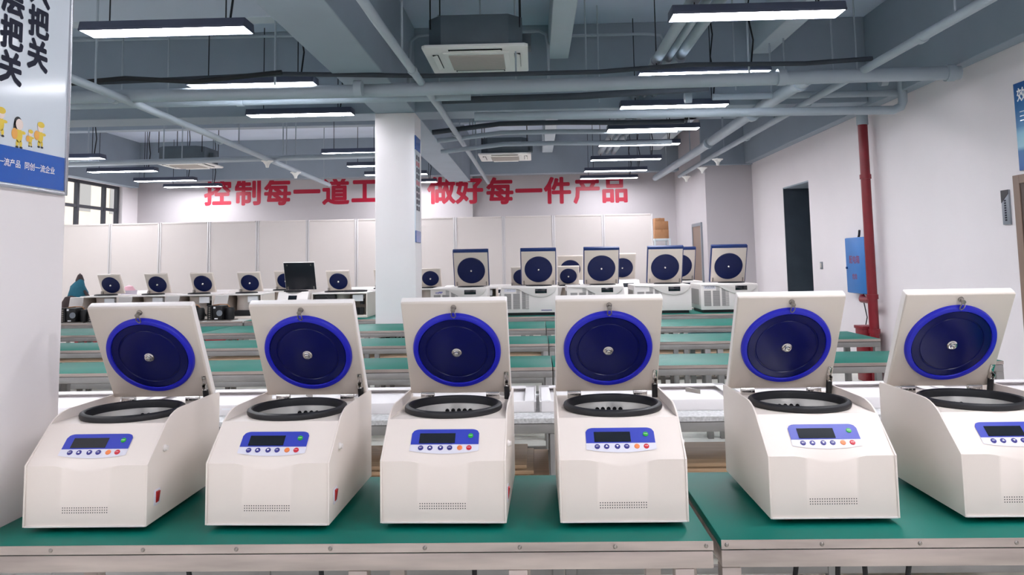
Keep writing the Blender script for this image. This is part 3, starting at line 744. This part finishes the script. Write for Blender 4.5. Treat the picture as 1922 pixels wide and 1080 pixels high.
    lathe(bm, [(.008, 0), (.008, .003), (.005, .005), (.005, .014), (.0065, .015), (.0065, .018), (0, .019)], 20, LIDM @ Matrix.Translation((0, .306, 0)))
    for q in (-1, 1):
        pts = [LIDM @ Vector(p) for p in ((q * .002, .304, .014), (q * .005, .298, .018), (q * .006, .290, .016), (q * .004, .282, .014), (0, .279, .014))]
        tube(bm, pts, .0016, 8)
    obj('latch_hook', bm, M['nickel'], lid)
    bm = new(); box(bm, (.141, .058, .002), (.013, .042, .003), bevel=.001); box(bm, (.136, .040, .008), (.002, .024, .014)); box(bm, (.146, .040, .008), (.002, .024, .014)); lathe(bm, [(.004, 0), (.004, .003), (0, .004)], 12, LIDM.inverted() @ LIDM @ Matrix.Translation((.141, .070, .003)))
    bm.transform(LIDM); obj('spring_bracket', bm, M['chrome'], lid)
    p1 = LIDM @ Vector((.141, .034, .009))
    bm = new()
    tube(bm, [p1, Vector((.141, .372, .288))], .0045, 12, mi=1); tube(bm, [Vector((.141, .374, .290)), Vector((.141, .384, .250))], .0085, 14); 
    obj('gas_spring', bm, [M['black'], M['chrome']], t)
    for x in (-.098, .098):
        bm = new()
        bx(bm, x - .020, x + .020, .378, .392, DECK, DECK + .018, bevel=.001); tube(bm, [(x - .020, .385, DECK + .018), (x + .020, .385, DECK + .018)], .005, 10)
        for q in (-.012, 0, .012): tube(bm, [(x + q, .3765, DECK + .010), (x + q, .379, DECK + .010)], .0022, 8)
        obj('hinge', bm, M['chrome'], t)
    # control panel
    def patch(bm, x0, x1, lo, hi, off, mi, nx=24):
        X = [x0 + (x1 - x0) * k / nx for k in range(nx + 1)]
        quadgrid(bm, [[slope(x, lo(x) + (hi(x) - lo(x)) * j / 3) + SN * off for x in X] for j in range(4)], mi)
    def corner(x, e, top, r=.02, d=.10):
        q = abs(x) - (e - r)
        return top - (d * (1 - math.sqrt(max(0, 1 - (q / r) ** 2))) if q > 0 else 0)
    bm = new()
    patch(bm, -.088, .088, lambda x: .16 + .07 * (abs(x) / .088) ** 2, lambda x: .40, .0012, 1)
    patch(bm, -.087, .087, lambda x: .375, lambda x: corner(x, .087, .735), .0016, 0, 40)
    pan = obj('control_panel', bm, [M['panel_blue'], M['panel_white']], t, recalc=False)
    bm = new(); patch(bm, -.066, .026, lambda x: .40, lambda x: .635, .0024, 0, 4); obj('display', bm, M['screen'], pan, recalc=False)
    up = Vector((0, SY, DECK - BRK)).normalized()
    def button(x, tt, m, sym):
        c = slope(x, tt) + SN * .0012
        mt = Matrix((( 1, 0, 0, c.x), (0, up.y, SN.y, c.y), (0, up.z, SN.z, c.z), (0, 0, 0, 1)))
        bm = new(); lathe(bm, [(.0068, 0), (.0068, .0012), (.0060, .0020), (0, .0022)], 24, mt)
        if sym in ('up', 'down'):
            s = 1 if sym == 'up' else -1
            vs = [bm.verts.new(mt @ Vector(p)) for p in ((-.0034 , -.0022 * s, .0026), (.0034, -.0022 * s, .0026), (0, .0032 * s, .0026))]
            f = bm.faces.new(vs if s > 0 else vs[::-1]); f.material_index = 1
        elif sym:
            merge(bm, text_bm(sym, .0034 if len(sym) < 4 else .0024, .01), mt @ Matrix.Translation((0, 0, .0026)), 1)
        obj('button', bm, [m, M['white']], pan, recalc=False, smooth=False)
    for x, m, s in ((-.060, 'btn_blue', 'SET'), (-.0364, 'btn_blue', 'up'), (-.0093, 'btn_blue', 'down'), (.014, 'btn_blue', 'OK'), (.0397, 'btn_orange', None), (.0632, 'btn_red', 'STOP')):
        button(x, .295, M[m], s)
    button(.0653, .575, M['btn_green'], 'START')
    # vent holes on the front panel
    bm = new()
    for r in range(3):
        for k in range(20):
            x = -.058 + k * .113 / 19; z = .050 + r * .006
            f = (z - .018) / (BRK - .018)
            y = .004 - .0012 * bump(x) * f - .0005
            lathe(bm, [(0, 0), (.0014, 0)], 8, Matrix.Translation((x, y, z)) @ FACE_CAM)
    obj('vent_grille', bm, M['dark'], t, smooth=False, recalc=False)
    # power switch and plug on the right side
    bm = new(); bx(bm, HW, HW + .002, .034, .066, .055, .094, bevel=.001); swp = obj('power_switch', bm, M['panel_white'], t)
    bm = new(); box(bm, (HW + .002, .050, .075), (.006, .016, .028), rot=Euler((0, .15, 0)), bevel=.001); obj('rocker', bm, M['red_switch'], swp)
    bm = new(); lathe(bm, [(.009, 0), (.009, .003), (.006, .006), (.006, .010), (0, .011)], 18, Matrix.Translation((HW, .086, .188)) @ FACE_PX); obj('side_cap', bm, M['housing_edge'], t)
    return t

fc = make_centrifuge('white benchtop centrifuge with raised blue lid, leftmost in the front row beside the near column', (-1.1385, 1.951, .76), 0.0)
dup(fc, (-.679, 1.955, .76), -.028, 'white benchtop centrifuge with raised blue lid, second from the left in the front row')
dup(fc, (-.239, 1.960, .76), -.022, 'white benchtop centrifuge with raised blue lid, third from the left in the front row')
dup(fc, (.209, 1.955, .76), 0.0, 'white benchtop centrifuge with raised blue lid, fourth from the left, last before the bench gap')
dup(fc, (.727, 1.970, .76), 0.0, 'white benchtop centrifuge with raised blue lid, first right of the bench gap')
dup(fc, (1.200, 1.972, .76), 0.0, 'white benchtop centrifuge with raised blue lid, cut by the right picture edge')

# ------------------------------------------------------------------ refrigerated centrifuges
def lid_matrix(o, a):
    return Matrix(((1, 0, 0, o[0]), (0, -math.sin(a), -math.cos(a), o[1]), (0, math.cos(a), -math.sin(a), o[2]), (0, 0, 0, 1)))

def lid_parts(t, o, a, w, l, th, rdisc, face, shell, disc, band=0.0, dv=None, knob=True):
    mt = lid_matrix(o, a)
    bm = new(); box(bm, (0, l / 2, -th / 2), (w, l, th), bevel=.006); bm.transform(mt); lid = obj('lid', bm, M[shell], t)
    bm = new(); box(bm, (0, (l - band) / 2, .002), (w - .022, l - band - .012, .006), bevel=.002); bm.transform(mt); obj('lid_liner', bm, M[face], lid)
    dc = mt @ Matrix.Translation((0, dv if dv else (l - band) * .46, .004))
    bm = new(); lathe(bm, [(rdisc, 0), (rdisc, .008), (rdisc * .95, .014), (rdisc * .6, .012), (0, .013)], 48, dc); obj('lid_disc', bm, M[disc], lid)
    bm = new(); lathe(bm, [(.016, .012), (.014, .02), (.008, .026), (0, .027)], 16, dc); obj('centre_knob', bm, M['chrome'], lid)
    return lid, mt

def make_big(label, loc):
    t = thing('refrigerated_centrifuge', label, 'centrifuge', loc, 0, 'refrigerated centrifuges')
    W, D, H, z0 = .69, .62, .345, .035
    bm = new(); bx(bm, -W / 2, W / 2, .012, D, z0, H, bevel=.012, seg=3); obj('housing', bm, M['housing_edge'], t)
    bm = new(); bx(bm, -W / 2, W / 2, 0, .0125, z0, H - .015, bevel=.005); obj('front_panel', bm, M['housing_edge'], t)
    bm = new(); bx(bm, -W / 2 + .03, W / 2 - .03, .03, D - .03, .0, z0 + .002); obj('base_plate', bm, M['black'], t, smooth=False)
    for x0, x1, za, zb, cut in ((-.305, -.222, .085, .262, 0), (-.200, -.116, .085, .262, 1), (-.092, -.008, .085, .325, 2)):
        bm = new()
        n = 13 if cut != 2 else 17
        for k in range(n):
            z = za + (zb - za) * k / (n - 1); xe = x1
            if cut == 2 and z > .28: xe = x1 - (z - .28) * .9
            bx(bm, x0, xe, -.0035, .001, z - .0065, z + .0035, mi=0)
        if cut == 1:
            for k in range(4): bx(bm, x0 + .042, x1, -.0035, .001, .275 + k * .0147 - .0065, .275 + k * .0147 + .0035)
        bx(bm, x0, x1 if cut != 2 else x1 - .04, -.0012, .0005, za - .006, zb + .004 if cut != 2 else .325, mi=1)
        obj('louver_panel', bm, [M['louver'], M['louver_gap']], t, smooth=False)
    for sx in (-1,):
        bm = new()
        for k in range(22): bx(bm, -W / 2 - .0025, -W / 2 + .001, .10 + k * .02, .11 + k * .02, .09, .28)
        obj('side_louver', bm, M['louver'], t, smooth=False)
    # swooping fascia
    cv = [(-.06, .277), (-.005, .252), (.043, .235), (.09, .224), (.13, .220), (.17, .222), (.21, .230), (.262, .252), (.305, .280), (.33, .315), (.336, H - .004)]
    poly = [(-.345 + .012, H - .003), (-.345 + .012, H - .016), (-.16, H - .022), (-.12, .315), (-.09, .295)] + cv
    bm = new(); prism(bm, poly, 'Y', -.014, .0125, bevel=.004); obj('control_fascia', bm, M['housing_edge'], t)
    bm = new(); box(bm, (.14, -.0148, .294), (.142, .004, .054), bevel=.001); obj('display', bm, M['screen'], t)
    lid_parts(t, (.118, .56, H + .004), math.radians(23), .455, .500, .05, .178, 'lidface', 'blue_trim', 'navy_far', band=.026, dv=.222)
    for s in (-1, 1):
        mt = lid_matrix((.118, .56, H + .004), math.radians(23))
        bm = new(); box(bm, (s * .19, .04, .012), (.014, .05, .014), bevel=.002); bm.transform(mt); obj('spring_bracket', bm, M['nickel'], t)
    bm = new(); lathe(bm, [(.165, 0), (.165, .012), (.155, .014)], 40, Matrix.Translation((.118, .36, H - .004))); obj('seal_ring', bm, M['rubber'], t)
    return t
BX = (-.930, -.068, .735, 1.543, 2.345)
bl = ['leftmost of five, right of the far column', 'second from the left of five', 'middle one of five', 'second from the right of five', 'rightmost of five, before the wall corner']
big = make_big('white refrigerated centrifuge with blue edged raised lid, ' + bl[0], (BX[0], 9.40, .76))
bigs = [big] + [dup(big, (BX[i], 9.40, .76), 0, 'white refrigerated centrifuge with blue edged raised lid, ' + bl[i]) for i in range(1, 5)]
def brand(t, s, x, z, h, m, off=.01):
    bm = new(); merge(bm, text_bm(s, h, off, 0), Matrix.Translation((x, -.004, z)) @ FACE_CAM); obj('brand_lettering', bm, M[m], t, smooth=False, recalc=False)
brand(bigs[0], 'cryPEP', -.24, .290, .030, 'panel_blue', .02)
for i, b_ in enumerate(bigs):
    if i in (1, 4): 
        bm = new(); bx(bm, -.305, -.165, -.003, .001, .288, .325); obj('name_plate', bm, M['panel_white'], b_, smooth=False)
brand(bigs[4], 'VOLXIR', -.235, .307, .024, 'sign_grey', .01)
brand(bigs[1], 'MC-12', -.25, .307, .012, 'sign_grey', .005)
bm = new(); bx(bm, .14, .27, -.003, .001, .058, .066); obj('printed_line', bm, M['btn_blue'], bigs[1], smooth=False)
dup(big, (1.98, 10.75, .76), 0, 'refrigerated centrifuge half hidden behind the second from the right')

# ------------------------------------------------------------------ opened chassis
def make_chassis(label, loc, W=.48, D=.50, H=.31, lidw=.303, lidl=.29, lx=-.03, group='opened centrifuge chassis', cover=True):
    t = thing('centrifuge_chassis', label, 'centrifuge', loc, 0, group)
    bm = new(); bx(bm, -W / 2, W / 2, 0, D, 0.0, .03, bevel=.003); obj('base_plate', bm, M['housing'], t)
    bm = new(); bx(bm, -W / 2, W / 2, 0, D, H - .018, H, bevel=.003); obj('top_plate', bm, M['housing_edge'], t)
    for s in (-1, 1):
        bm = new(); bx(bm, s * W / 2 - s * .012, s * W / 2, .002, D, .03, H - .018); obj('side_panel', bm, M['housing'], t, smooth=False)
    bm = new(); bx(bm, -W / 2 + .012, W / 2 - .012, D - .01, D, .03, H - .018); obj('back_panel', bm, M['lidface'], t, smooth=False)
    bm = new(); lathe(bm, [(.13, .05), (.15, .08), (.15, .25), (.155, .26), (.155, .285)], 32, Matrix.Translation((lx + .02, .27, 0)), cap0=True, cap1=True); obj('motor_bowl', bm, M['housing'], t)
    bm = new(); bx(bm, W / 2 - .19, W / 2 - .06, .04, .1, H - .11, H - .03, bevel=.003); obj('relay_box', bm, M['white'], t)
    bm = new(); bx(bm, W / 2 - .10, W / 2 - .055, .06, .12, H - .15, H - .08, bevel=.003); bx(bm, -.12, .08, .05, .2, .031, .10, bevel=.004); obj('motor_mount', bm, M['dark'], t)
    lathe_m = Matrix.Translation((lx, D * .44, H))
    bm = new(); lathe(bm, [(.138, 0), (.138, .012), (.128, .016), (.12, .010)], 40, lathe_m); obj('seal_ring', bm, M['rubber'], t)
    lid_parts(t, (lx, D - .10, H + .012), math.radians(29), lidw, lidl, .025, lidw * .39, 'lidface', 'housing', 'navy_far', dv=lidl * .48)
    bm = new(); bx(bm, lx - .15, lx - .125, D - .14, D - .11, H, H + .05, bevel=.002); obj('spring_bracket', bm, M['nickel'], t)
    if cover:
        bm = new(); prism(bm, [(-.05, .02), (-.10, .30), (-.09, .305), (-.035, .02)], 'X', 0, .17)
        for v in bm.verts:
            v.co.x += -W / 2 - .14 + v.co.z * .25
        obj('cover_panel', bm, M['housing_edge'], t, smooth=False)
        bm = new(); 
        for k in range(7): bx(bm, -W / 2 - .02 + k * .006, -W / 2 - .018 + k * .006, -.002, .0, .10, .24)
        obj('wiring_strip', bm, M['panel_white'], t, smooth=False)
    return t
CH = [(-5.52, 'leftmost opened white chassis with a blue disc lid, near the backpack'), (-4.90, 'second opened white chassis from the left with a blue disc lid'), (-4.30, 'third opened white chassis from the left with a blue disc lid'), (-3.68, 'fourth opened white chassis from the left, beside the black lidded machine'), (-3.50, 'opened white chassis half hidden behind the black lidded machine')]
ch0 = make_chassis(CH[0][1], (CH[0][0], 9.63, .76))
for x, l in CH[1:]: dup(ch0, (x, 9.63, .76) if x != -3.50 else (x, 10.52, .76), 0, l)
# wider chassis left of the column
wide = make_chassis('large opened chassis with dark fan inside, left of the far column', (-2.42, 9.5, .76), W=.69, D=.56, H=.31, lx=-.11, cover=False)
bm = new(); bx(bm, -.32, -.06, .03, .2, .17, .285, bevel=.006); tube(bm, [(-.19, .028, .22), (-.19, .02, .22)], .05, 20); obj('fan_unit', bm, M['black'], wide)
bm = new(); lathe(bm, [(.15, 0), (.15, .02), (.13, .022)], 40, Matrix.Translation((.14, .25, .31))); obj('seal_ring', bm, M['rubber'], wide)
bm = new(); tube(bm, [(.19, .06, .04), (.19, .06, .12)], .05, 16); bx(bm, .24, .29, .04, .1, .035, .12); obj('compressor', bm, M['dark'], wide)
dup(ch0, (-2.07, 10.45, .76), 0, 'opened chassis mostly hidden behind the far column')
dup(ch0, (-1.43, 10.45, .76), 0, 'opened chassis peeking out right of the far column')
dup(ch0, (-.76, 10.45, .76), 0, 'opened chassis seen in the gap right of the leftmost refrigerated centrifuge')
dup(ch0, (-.15, 10.45, .76), 0, 'opened chassis whose lid edge shows left of the second refrigerated centrifuge')
dup(ch0, (.50, 10.45, .76), 0, 'opened chassis with small lid between second and middle refrigerated centrifuges')

# closed and half hidden white machines behind
def make_white_machine(label, loc, w=.42, h=.30, lid=False, group=None):
    t = thing('laboratory_centrifuge', label, 'centrifuge', loc, 0, group)
    bm = new(); prism(bm, [(0, .02), (.5, .02), (.5, h), (.14, h), (.02, h * .62)], 'X', -w / 2, w / 2, bevel=.012); obj('housing', bm, M['housing_edge'], t)
    bm = new(); bx(bm, -w / 2 + .05, w / 2 - .05, .02, .46, 0, .025); obj('base_plate', bm, M['black'], t, smooth=False)
    ang = math.atan2(h * .38, .12)
    mt = Matrix.Translation((w * .12, .072, h * .79)) @ Matrix.Rotation(ang, 4, 'X')
    bm = new(); box(bm, (0, 0, .003), (w * .35, .07, .004)); bm.transform(mt); obj('display', bm, M['screen'], t)
    if lid: lid_parts(t, (0, .44, h + .005), math.radians(26), w * .9, w * .95, .03, w * .36, 'lidface', 'housing', 'navy_far')
    else:
        bm = new(); prism(bm, [(.13, h - .002), (.49, h - .002), (.48, h + .035), (.17, h + .03)], 'X', -w / 2 + .01, w / 2 - .01, bevel=.008); obj('lid', bm, M['housing_edge'], t)
    return t
make_white_machine('taller white centrifuge with open lid behind the small lid at centre', (.535, 11.2, .76), .42, .36, True)
make_white_machine('white centrifuge with open lid behind the middle refrigerated centrifuge', (1.31, 11.2, .76), .44, .36, True)
for x, y, l in ((-.55, 11.5, 'closed white centrifuge behind the gap between two refrigerated centrifuges'), (-2.62, 11.4, 'closed white centrifuge left of the far column, before the partition'), (-4.75, 11.2, 'closed white centrifuge behind the third opened chassis'), (-6.15, 11.5, 'closed white machine behind the leftmost opened chassis'), (-1.15, 11.5, 'closed white centrifuge behind the leftmost refrigerated centrifuge'), (-4.1, 11.3, 'closed white centrifuge behind the fourth opened chassis')):
    make_white_machine(l, (x, y, .76), .46, .27)

# machine with the black lid
bk = thing('laboratory_centrifuge', 'white centrifuge with a square black raised lid, left of the large opened chassis', 'centrifuge', (-2.985, 9.36, .76))
bm = new(); prism(bm, [(0, .02), (.36, .02), (.36, .33), (.12, .33), (.03, .17)], 'X', -.19, .19, bevel=.008); obj('housing', bm, M['housing_edge'], bk)
bm = new(); bx(bm, -.15, .15, .03, .33, 0, .025); obj('base_plate', bm, M['black'], bk, smooth=False)
mt = Matrix.Translation((.0, .0795, .258)) @ Matrix.Rotation(math.atan2(.16, .09), 4, 'X')
bm = new(); box(bm, (0, 0, .003), (.105, .06, .004)); bm.transform(mt); obj('display', bm, M['screen'], bk)
bm = new(); lathe(bm, [(.15, 0), (.15, .016), (.13, .02)], 36, Matrix.Translation((0, .22, .326)) @ Matrix.Scale(.9, 4, (0, 1, 0))); obj('seal_ring', bm, M['rubber'], bk)
mt = lid_matrix((.03, .345, .345), math.radians(20))
bm = new(); box(bm, (0, .185, -.012), (.395, .37, .024), bevel=.004); bm.transform(mt); ll = obj('lid', bm, M['housing_edge'], bk)
bm = new(); box(bm, (0, .185, .002), (.385, .36, .006), bevel=.002); bm.transform(mt); obj('lid_liner', bm, M['black_liner'], ll)
bm = new(); 
for s in (-1, 1): box(bm, (s * .165, .03, .008), (.014, .04, .012), bevel=.002); box(bm, (s * .15, .335, .008), (.012, .02, .008), bevel=.002)
bm.transform(mt); obj('latch', bm, M['nickel'], ll)

# black compressor units on the white topped bench
def make_unit(label, loc):
    t = thing('condenser_unit', label, 'machine part', loc, 0, 'black condenser units')
    bm = new(); bx(bm, -.145, .145, .0, .24, .0, .012); obj('mounting_plate', bm, M['nickel'], t, smooth=False)
    bm = new(); bx(bm, -.145, -.09, .01, .23, .012, .185)
    for k in range(9): bx(bm, -.149, -.145, .015, .225, .022 + k * .018, .028 + k * .018, mi=1)
    for k in range(6): tube(bm, [(-.118, .004, .03 + k * .026), (-.118, .012, .03 + k * .026)], .010, 8, mi=1)
    obj('condenser_coil', bm, [M['black'], M['nickel']], t, smooth=False)
    bm = new(); bx(bm, -.09, .03, .02, .22, .012, .18, bevel=.006); obj('fan_shroud', bm, M['black'], t)
    bm = new(); tube(bm, [(.0, .019, .095), (.0, .012, .095)], .036, 20); obj('fan_motor', bm, M['sign_grey'], t)
    bm = new(); lathe(bm, [(.05, .012), (.055, .03), (.055, .13), (.045, .155), (0, .162)], 24, Matrix.Translation((.088, .12, 0))); obj('compressor', bm, M['black'], t)
    bm = new(); bx(bm, -.075, -.05, .0165, .02, .15, .172); bx(bm, -.06, -.02, .0165, .02, .022, .036); obj('sticker', bm, M['white'], t, smooth=False)
    bm = new(); tube(bm, [(.088, .12, .16), (.06, .1, .195), (-.02, .09, .197), (-.11, .1, .187)], .006, 8); obj('copper_line', bm, M['cardboard'], t)
    return t
ux = [-5.64, -5.30, -4.965, -4.61, -4.20, -3.83]
ul = ['leftmost, beside the near column', 'second from the left', 'third from the left', 'fourth from the left', 'fifth from the left', 'rightmost, with a fan showing']
u0 = make_unit('black condenser unit on the white bench, ' + ul[0], (ux[0], 9.27, .76))
for i in range(1, 6): dup(u0, (ux[i], 9.27, .76), 0, 'black condenser unit on the white bench, ' + ul[i])

# backpack, basket, small boxes
bpk = thing('backpack', 'teal and brown backpack on the rear bench at far left', 'bag', (-6.46, 10.75, .76))
bm = new(); lathe(bm, [(.11, .0), (.14, .06), (.15, .2), (.135, .33), (.10, .42), (.06, .49), (.03, .52), (0, .53)], 20, Matrix.Scale(.75, 4, (0, 1, 0)), cap0=True)
for v in bm.verts: v.co.x += .05 * max(0, v.co.z - .2); v.co.y += .02 * math.sin(v.co.z * 20 + v.co.x * 30); v.co.x += .012 * math.sin(v.co.z * 27)
obj('bag_body', bm, M['teal'], bpk)
bm = new(); lathe(bm, [(.10, .0), (.12, .05), (.12, .2), (.08, .27), (0, .29)], 16, Matrix.Translation((-.04, -.10, .0)) @ Matrix.Scale(.6, 4, (0, 1, 0)), cap0=True); obj('front_pocket', bm, M['dark_fabric'], bpk)
bm = new(); lathe(bm, [(.05, .48), (.055, .53), (.03, .60), (0, .63)], 12, Matrix.Translation((.02, 0, -.03)), cap0=True); obj('top_flap', bm, M['dark_fabric'], bpk)
bm = new(); tube(bm, [(.12, -.05, .35), (.2, -.06, .25), (.22, -.06, .1), (.14, -.05, .02)], .022, 8); obj('strap', bm, M['dark_fabric'], bpk)
bk2 = thing('plastic_basket', 'clear plastic basket with a pink bag, behind the leftmost opened chassis', 'basket', (-5.73, 10.75, .76))
bm = new(); lathe(bm, [(.07, 0), (.08, .02), (.105, .34), (.11, .345), (.105, .33), (.078, .02)], 24, cap0=True); obj('basket', bm, M['plastic'], bk2)
bm = new(); lathe(bm, [(.06, .03), (.085, .18), (.09, .34), (.05, .40), (0, .42)], 14, cap0=True); obj('pink_bag', bm, M['pink'], bk2)
bm = new(); bx(bm, -.07, .07, -.06, .06, 0, .20, bevel=.006); bx(bm, -.071, .071, -.061, .061, .03, .09, mi=1)
tag(obj('storage_box', bm, [M['shelf_white'], M['teal']], None, (-.33, 10.2 - .02, .76)), 'small pale box with a teal band in the gap between refrigerated centrifuges', 'box')

# things on and under the lower shelves
for i, (x, y, z, l) in enumerate(((-4.78, 9.35, .352, 'red crate under the white topped bench, middle of three'), (-5.45, 9.35, .352, 'red crate under the white topped bench, leftmost of three'), (-3.86, 9.35, .352, 'red crate under the white topped bench, rightmost of three'))):
    bm = new(); bx(bm, -.2, .2, 0, .3, 0, .22, bevel=.01); bx(bm, -.21, .21, -.01, .31, .19, .22, bevel=.004)
    tag(obj('plastic_crate', bm, M['red_crate'], None, (x, y, z)), l, 'crate', 'red crates under the bench')
for i, (x, y, w, h, l) in enumerate(((2.12, 6.54, .40, .55, 'pale blue crate under the green bench near the red riser'), (2.58, 5.05, .44, .55, 'pale blue crate under the third row at right'), (2.08, 5.05, .44, .55, 'pale blue crate left of another under the third row'), (1.75, 8.0, .5, .3, 'pale blue crate under the fifth row behind the others'))):
    z = .0 if h > .4 else .51
    if h < .4: h = .17
    bm = new(); bx(bm, -w / 2, w / 2, -.13, .13, 0, h - (.12 if z == 0 and y < 5.5 else 0), bevel=.012)
    tag(obj('storage_crate', bm, M['pale_blue'], None, (x, y, z)), l, 'crate')
for i, (x, y, z, w, d, h, m, l) in enumerate(((-1.42, 3.6, .502, 2.8, .40, .04, 'wood_strip', 'stack of brown boards on the shelf of the second bench at left'), (1.55, 3.6, .502, 2.7, .40, .04, 'wood_strip', 'long brown board on the shelf of the second bench at right'))):
    bm = new()
    for k in range(2): bx(bm, -w / 2 + k * .02, w / 2 - k * .03, -d / 2 + k * .015, d / 2, k * h / 2, (k + 1) * h / 2 - .002, bevel=.003)
    tag(obj('board_stack', bm, M[m], None, (x, y, z)), l, 'boards')
bm = new(); bx(bm, -.34, .34, -.29, .29, 0, .025, bevel=.003)
tag(obj('wooden_plank', bm, M['wood_strip'], None, (1.6, 3.60, .152)), 'pale wooden plank low under the second bench at right', 'plank')
for i, (x, pts, l) in enumerate(((-.98, ((0, 0, .70), (.03, .05, .4), (.1, .1, .02)), 'black cable hanging under the left front bench, left one'), (-.60, ((0, 0, .70), (.0, .05, .35), (.0, .06, .02)), 'black cable hanging under the left front bench, middle one'), (-.18, ((0, 0, .70), (.0, .05, .35), (.03, .06, .02)), 'black cable hanging under the left front bench, right one'),
        (.70, ((0, 0, .70), (-.03, .05, .4), (-.05, .06, .02)), 'black cable hanging under the right front bench, leftmost of four'), (.80, ((0, 0, .70), (0, .05, .4), (0, .06, .02)), 'black cable hanging under the right front bench, second of four'), (.86, ((0, 0, .70), (.03, .05, .4), (.05, .06, .02)), 'black cable hanging under the right front bench, third of four'), (1.0, ((0, 0, .70), (-.03, .05, .4), (-.06, .06, .02)), 'black cable hanging under the right front bench, rightmost of four'))):
    bm = new(); tube(bm, pts, .007, 8)
    tag(obj('power_cable', bm, M['cable'], None, (x, 2.15, 0)), l, 'cable', 'black cables under the front benches')
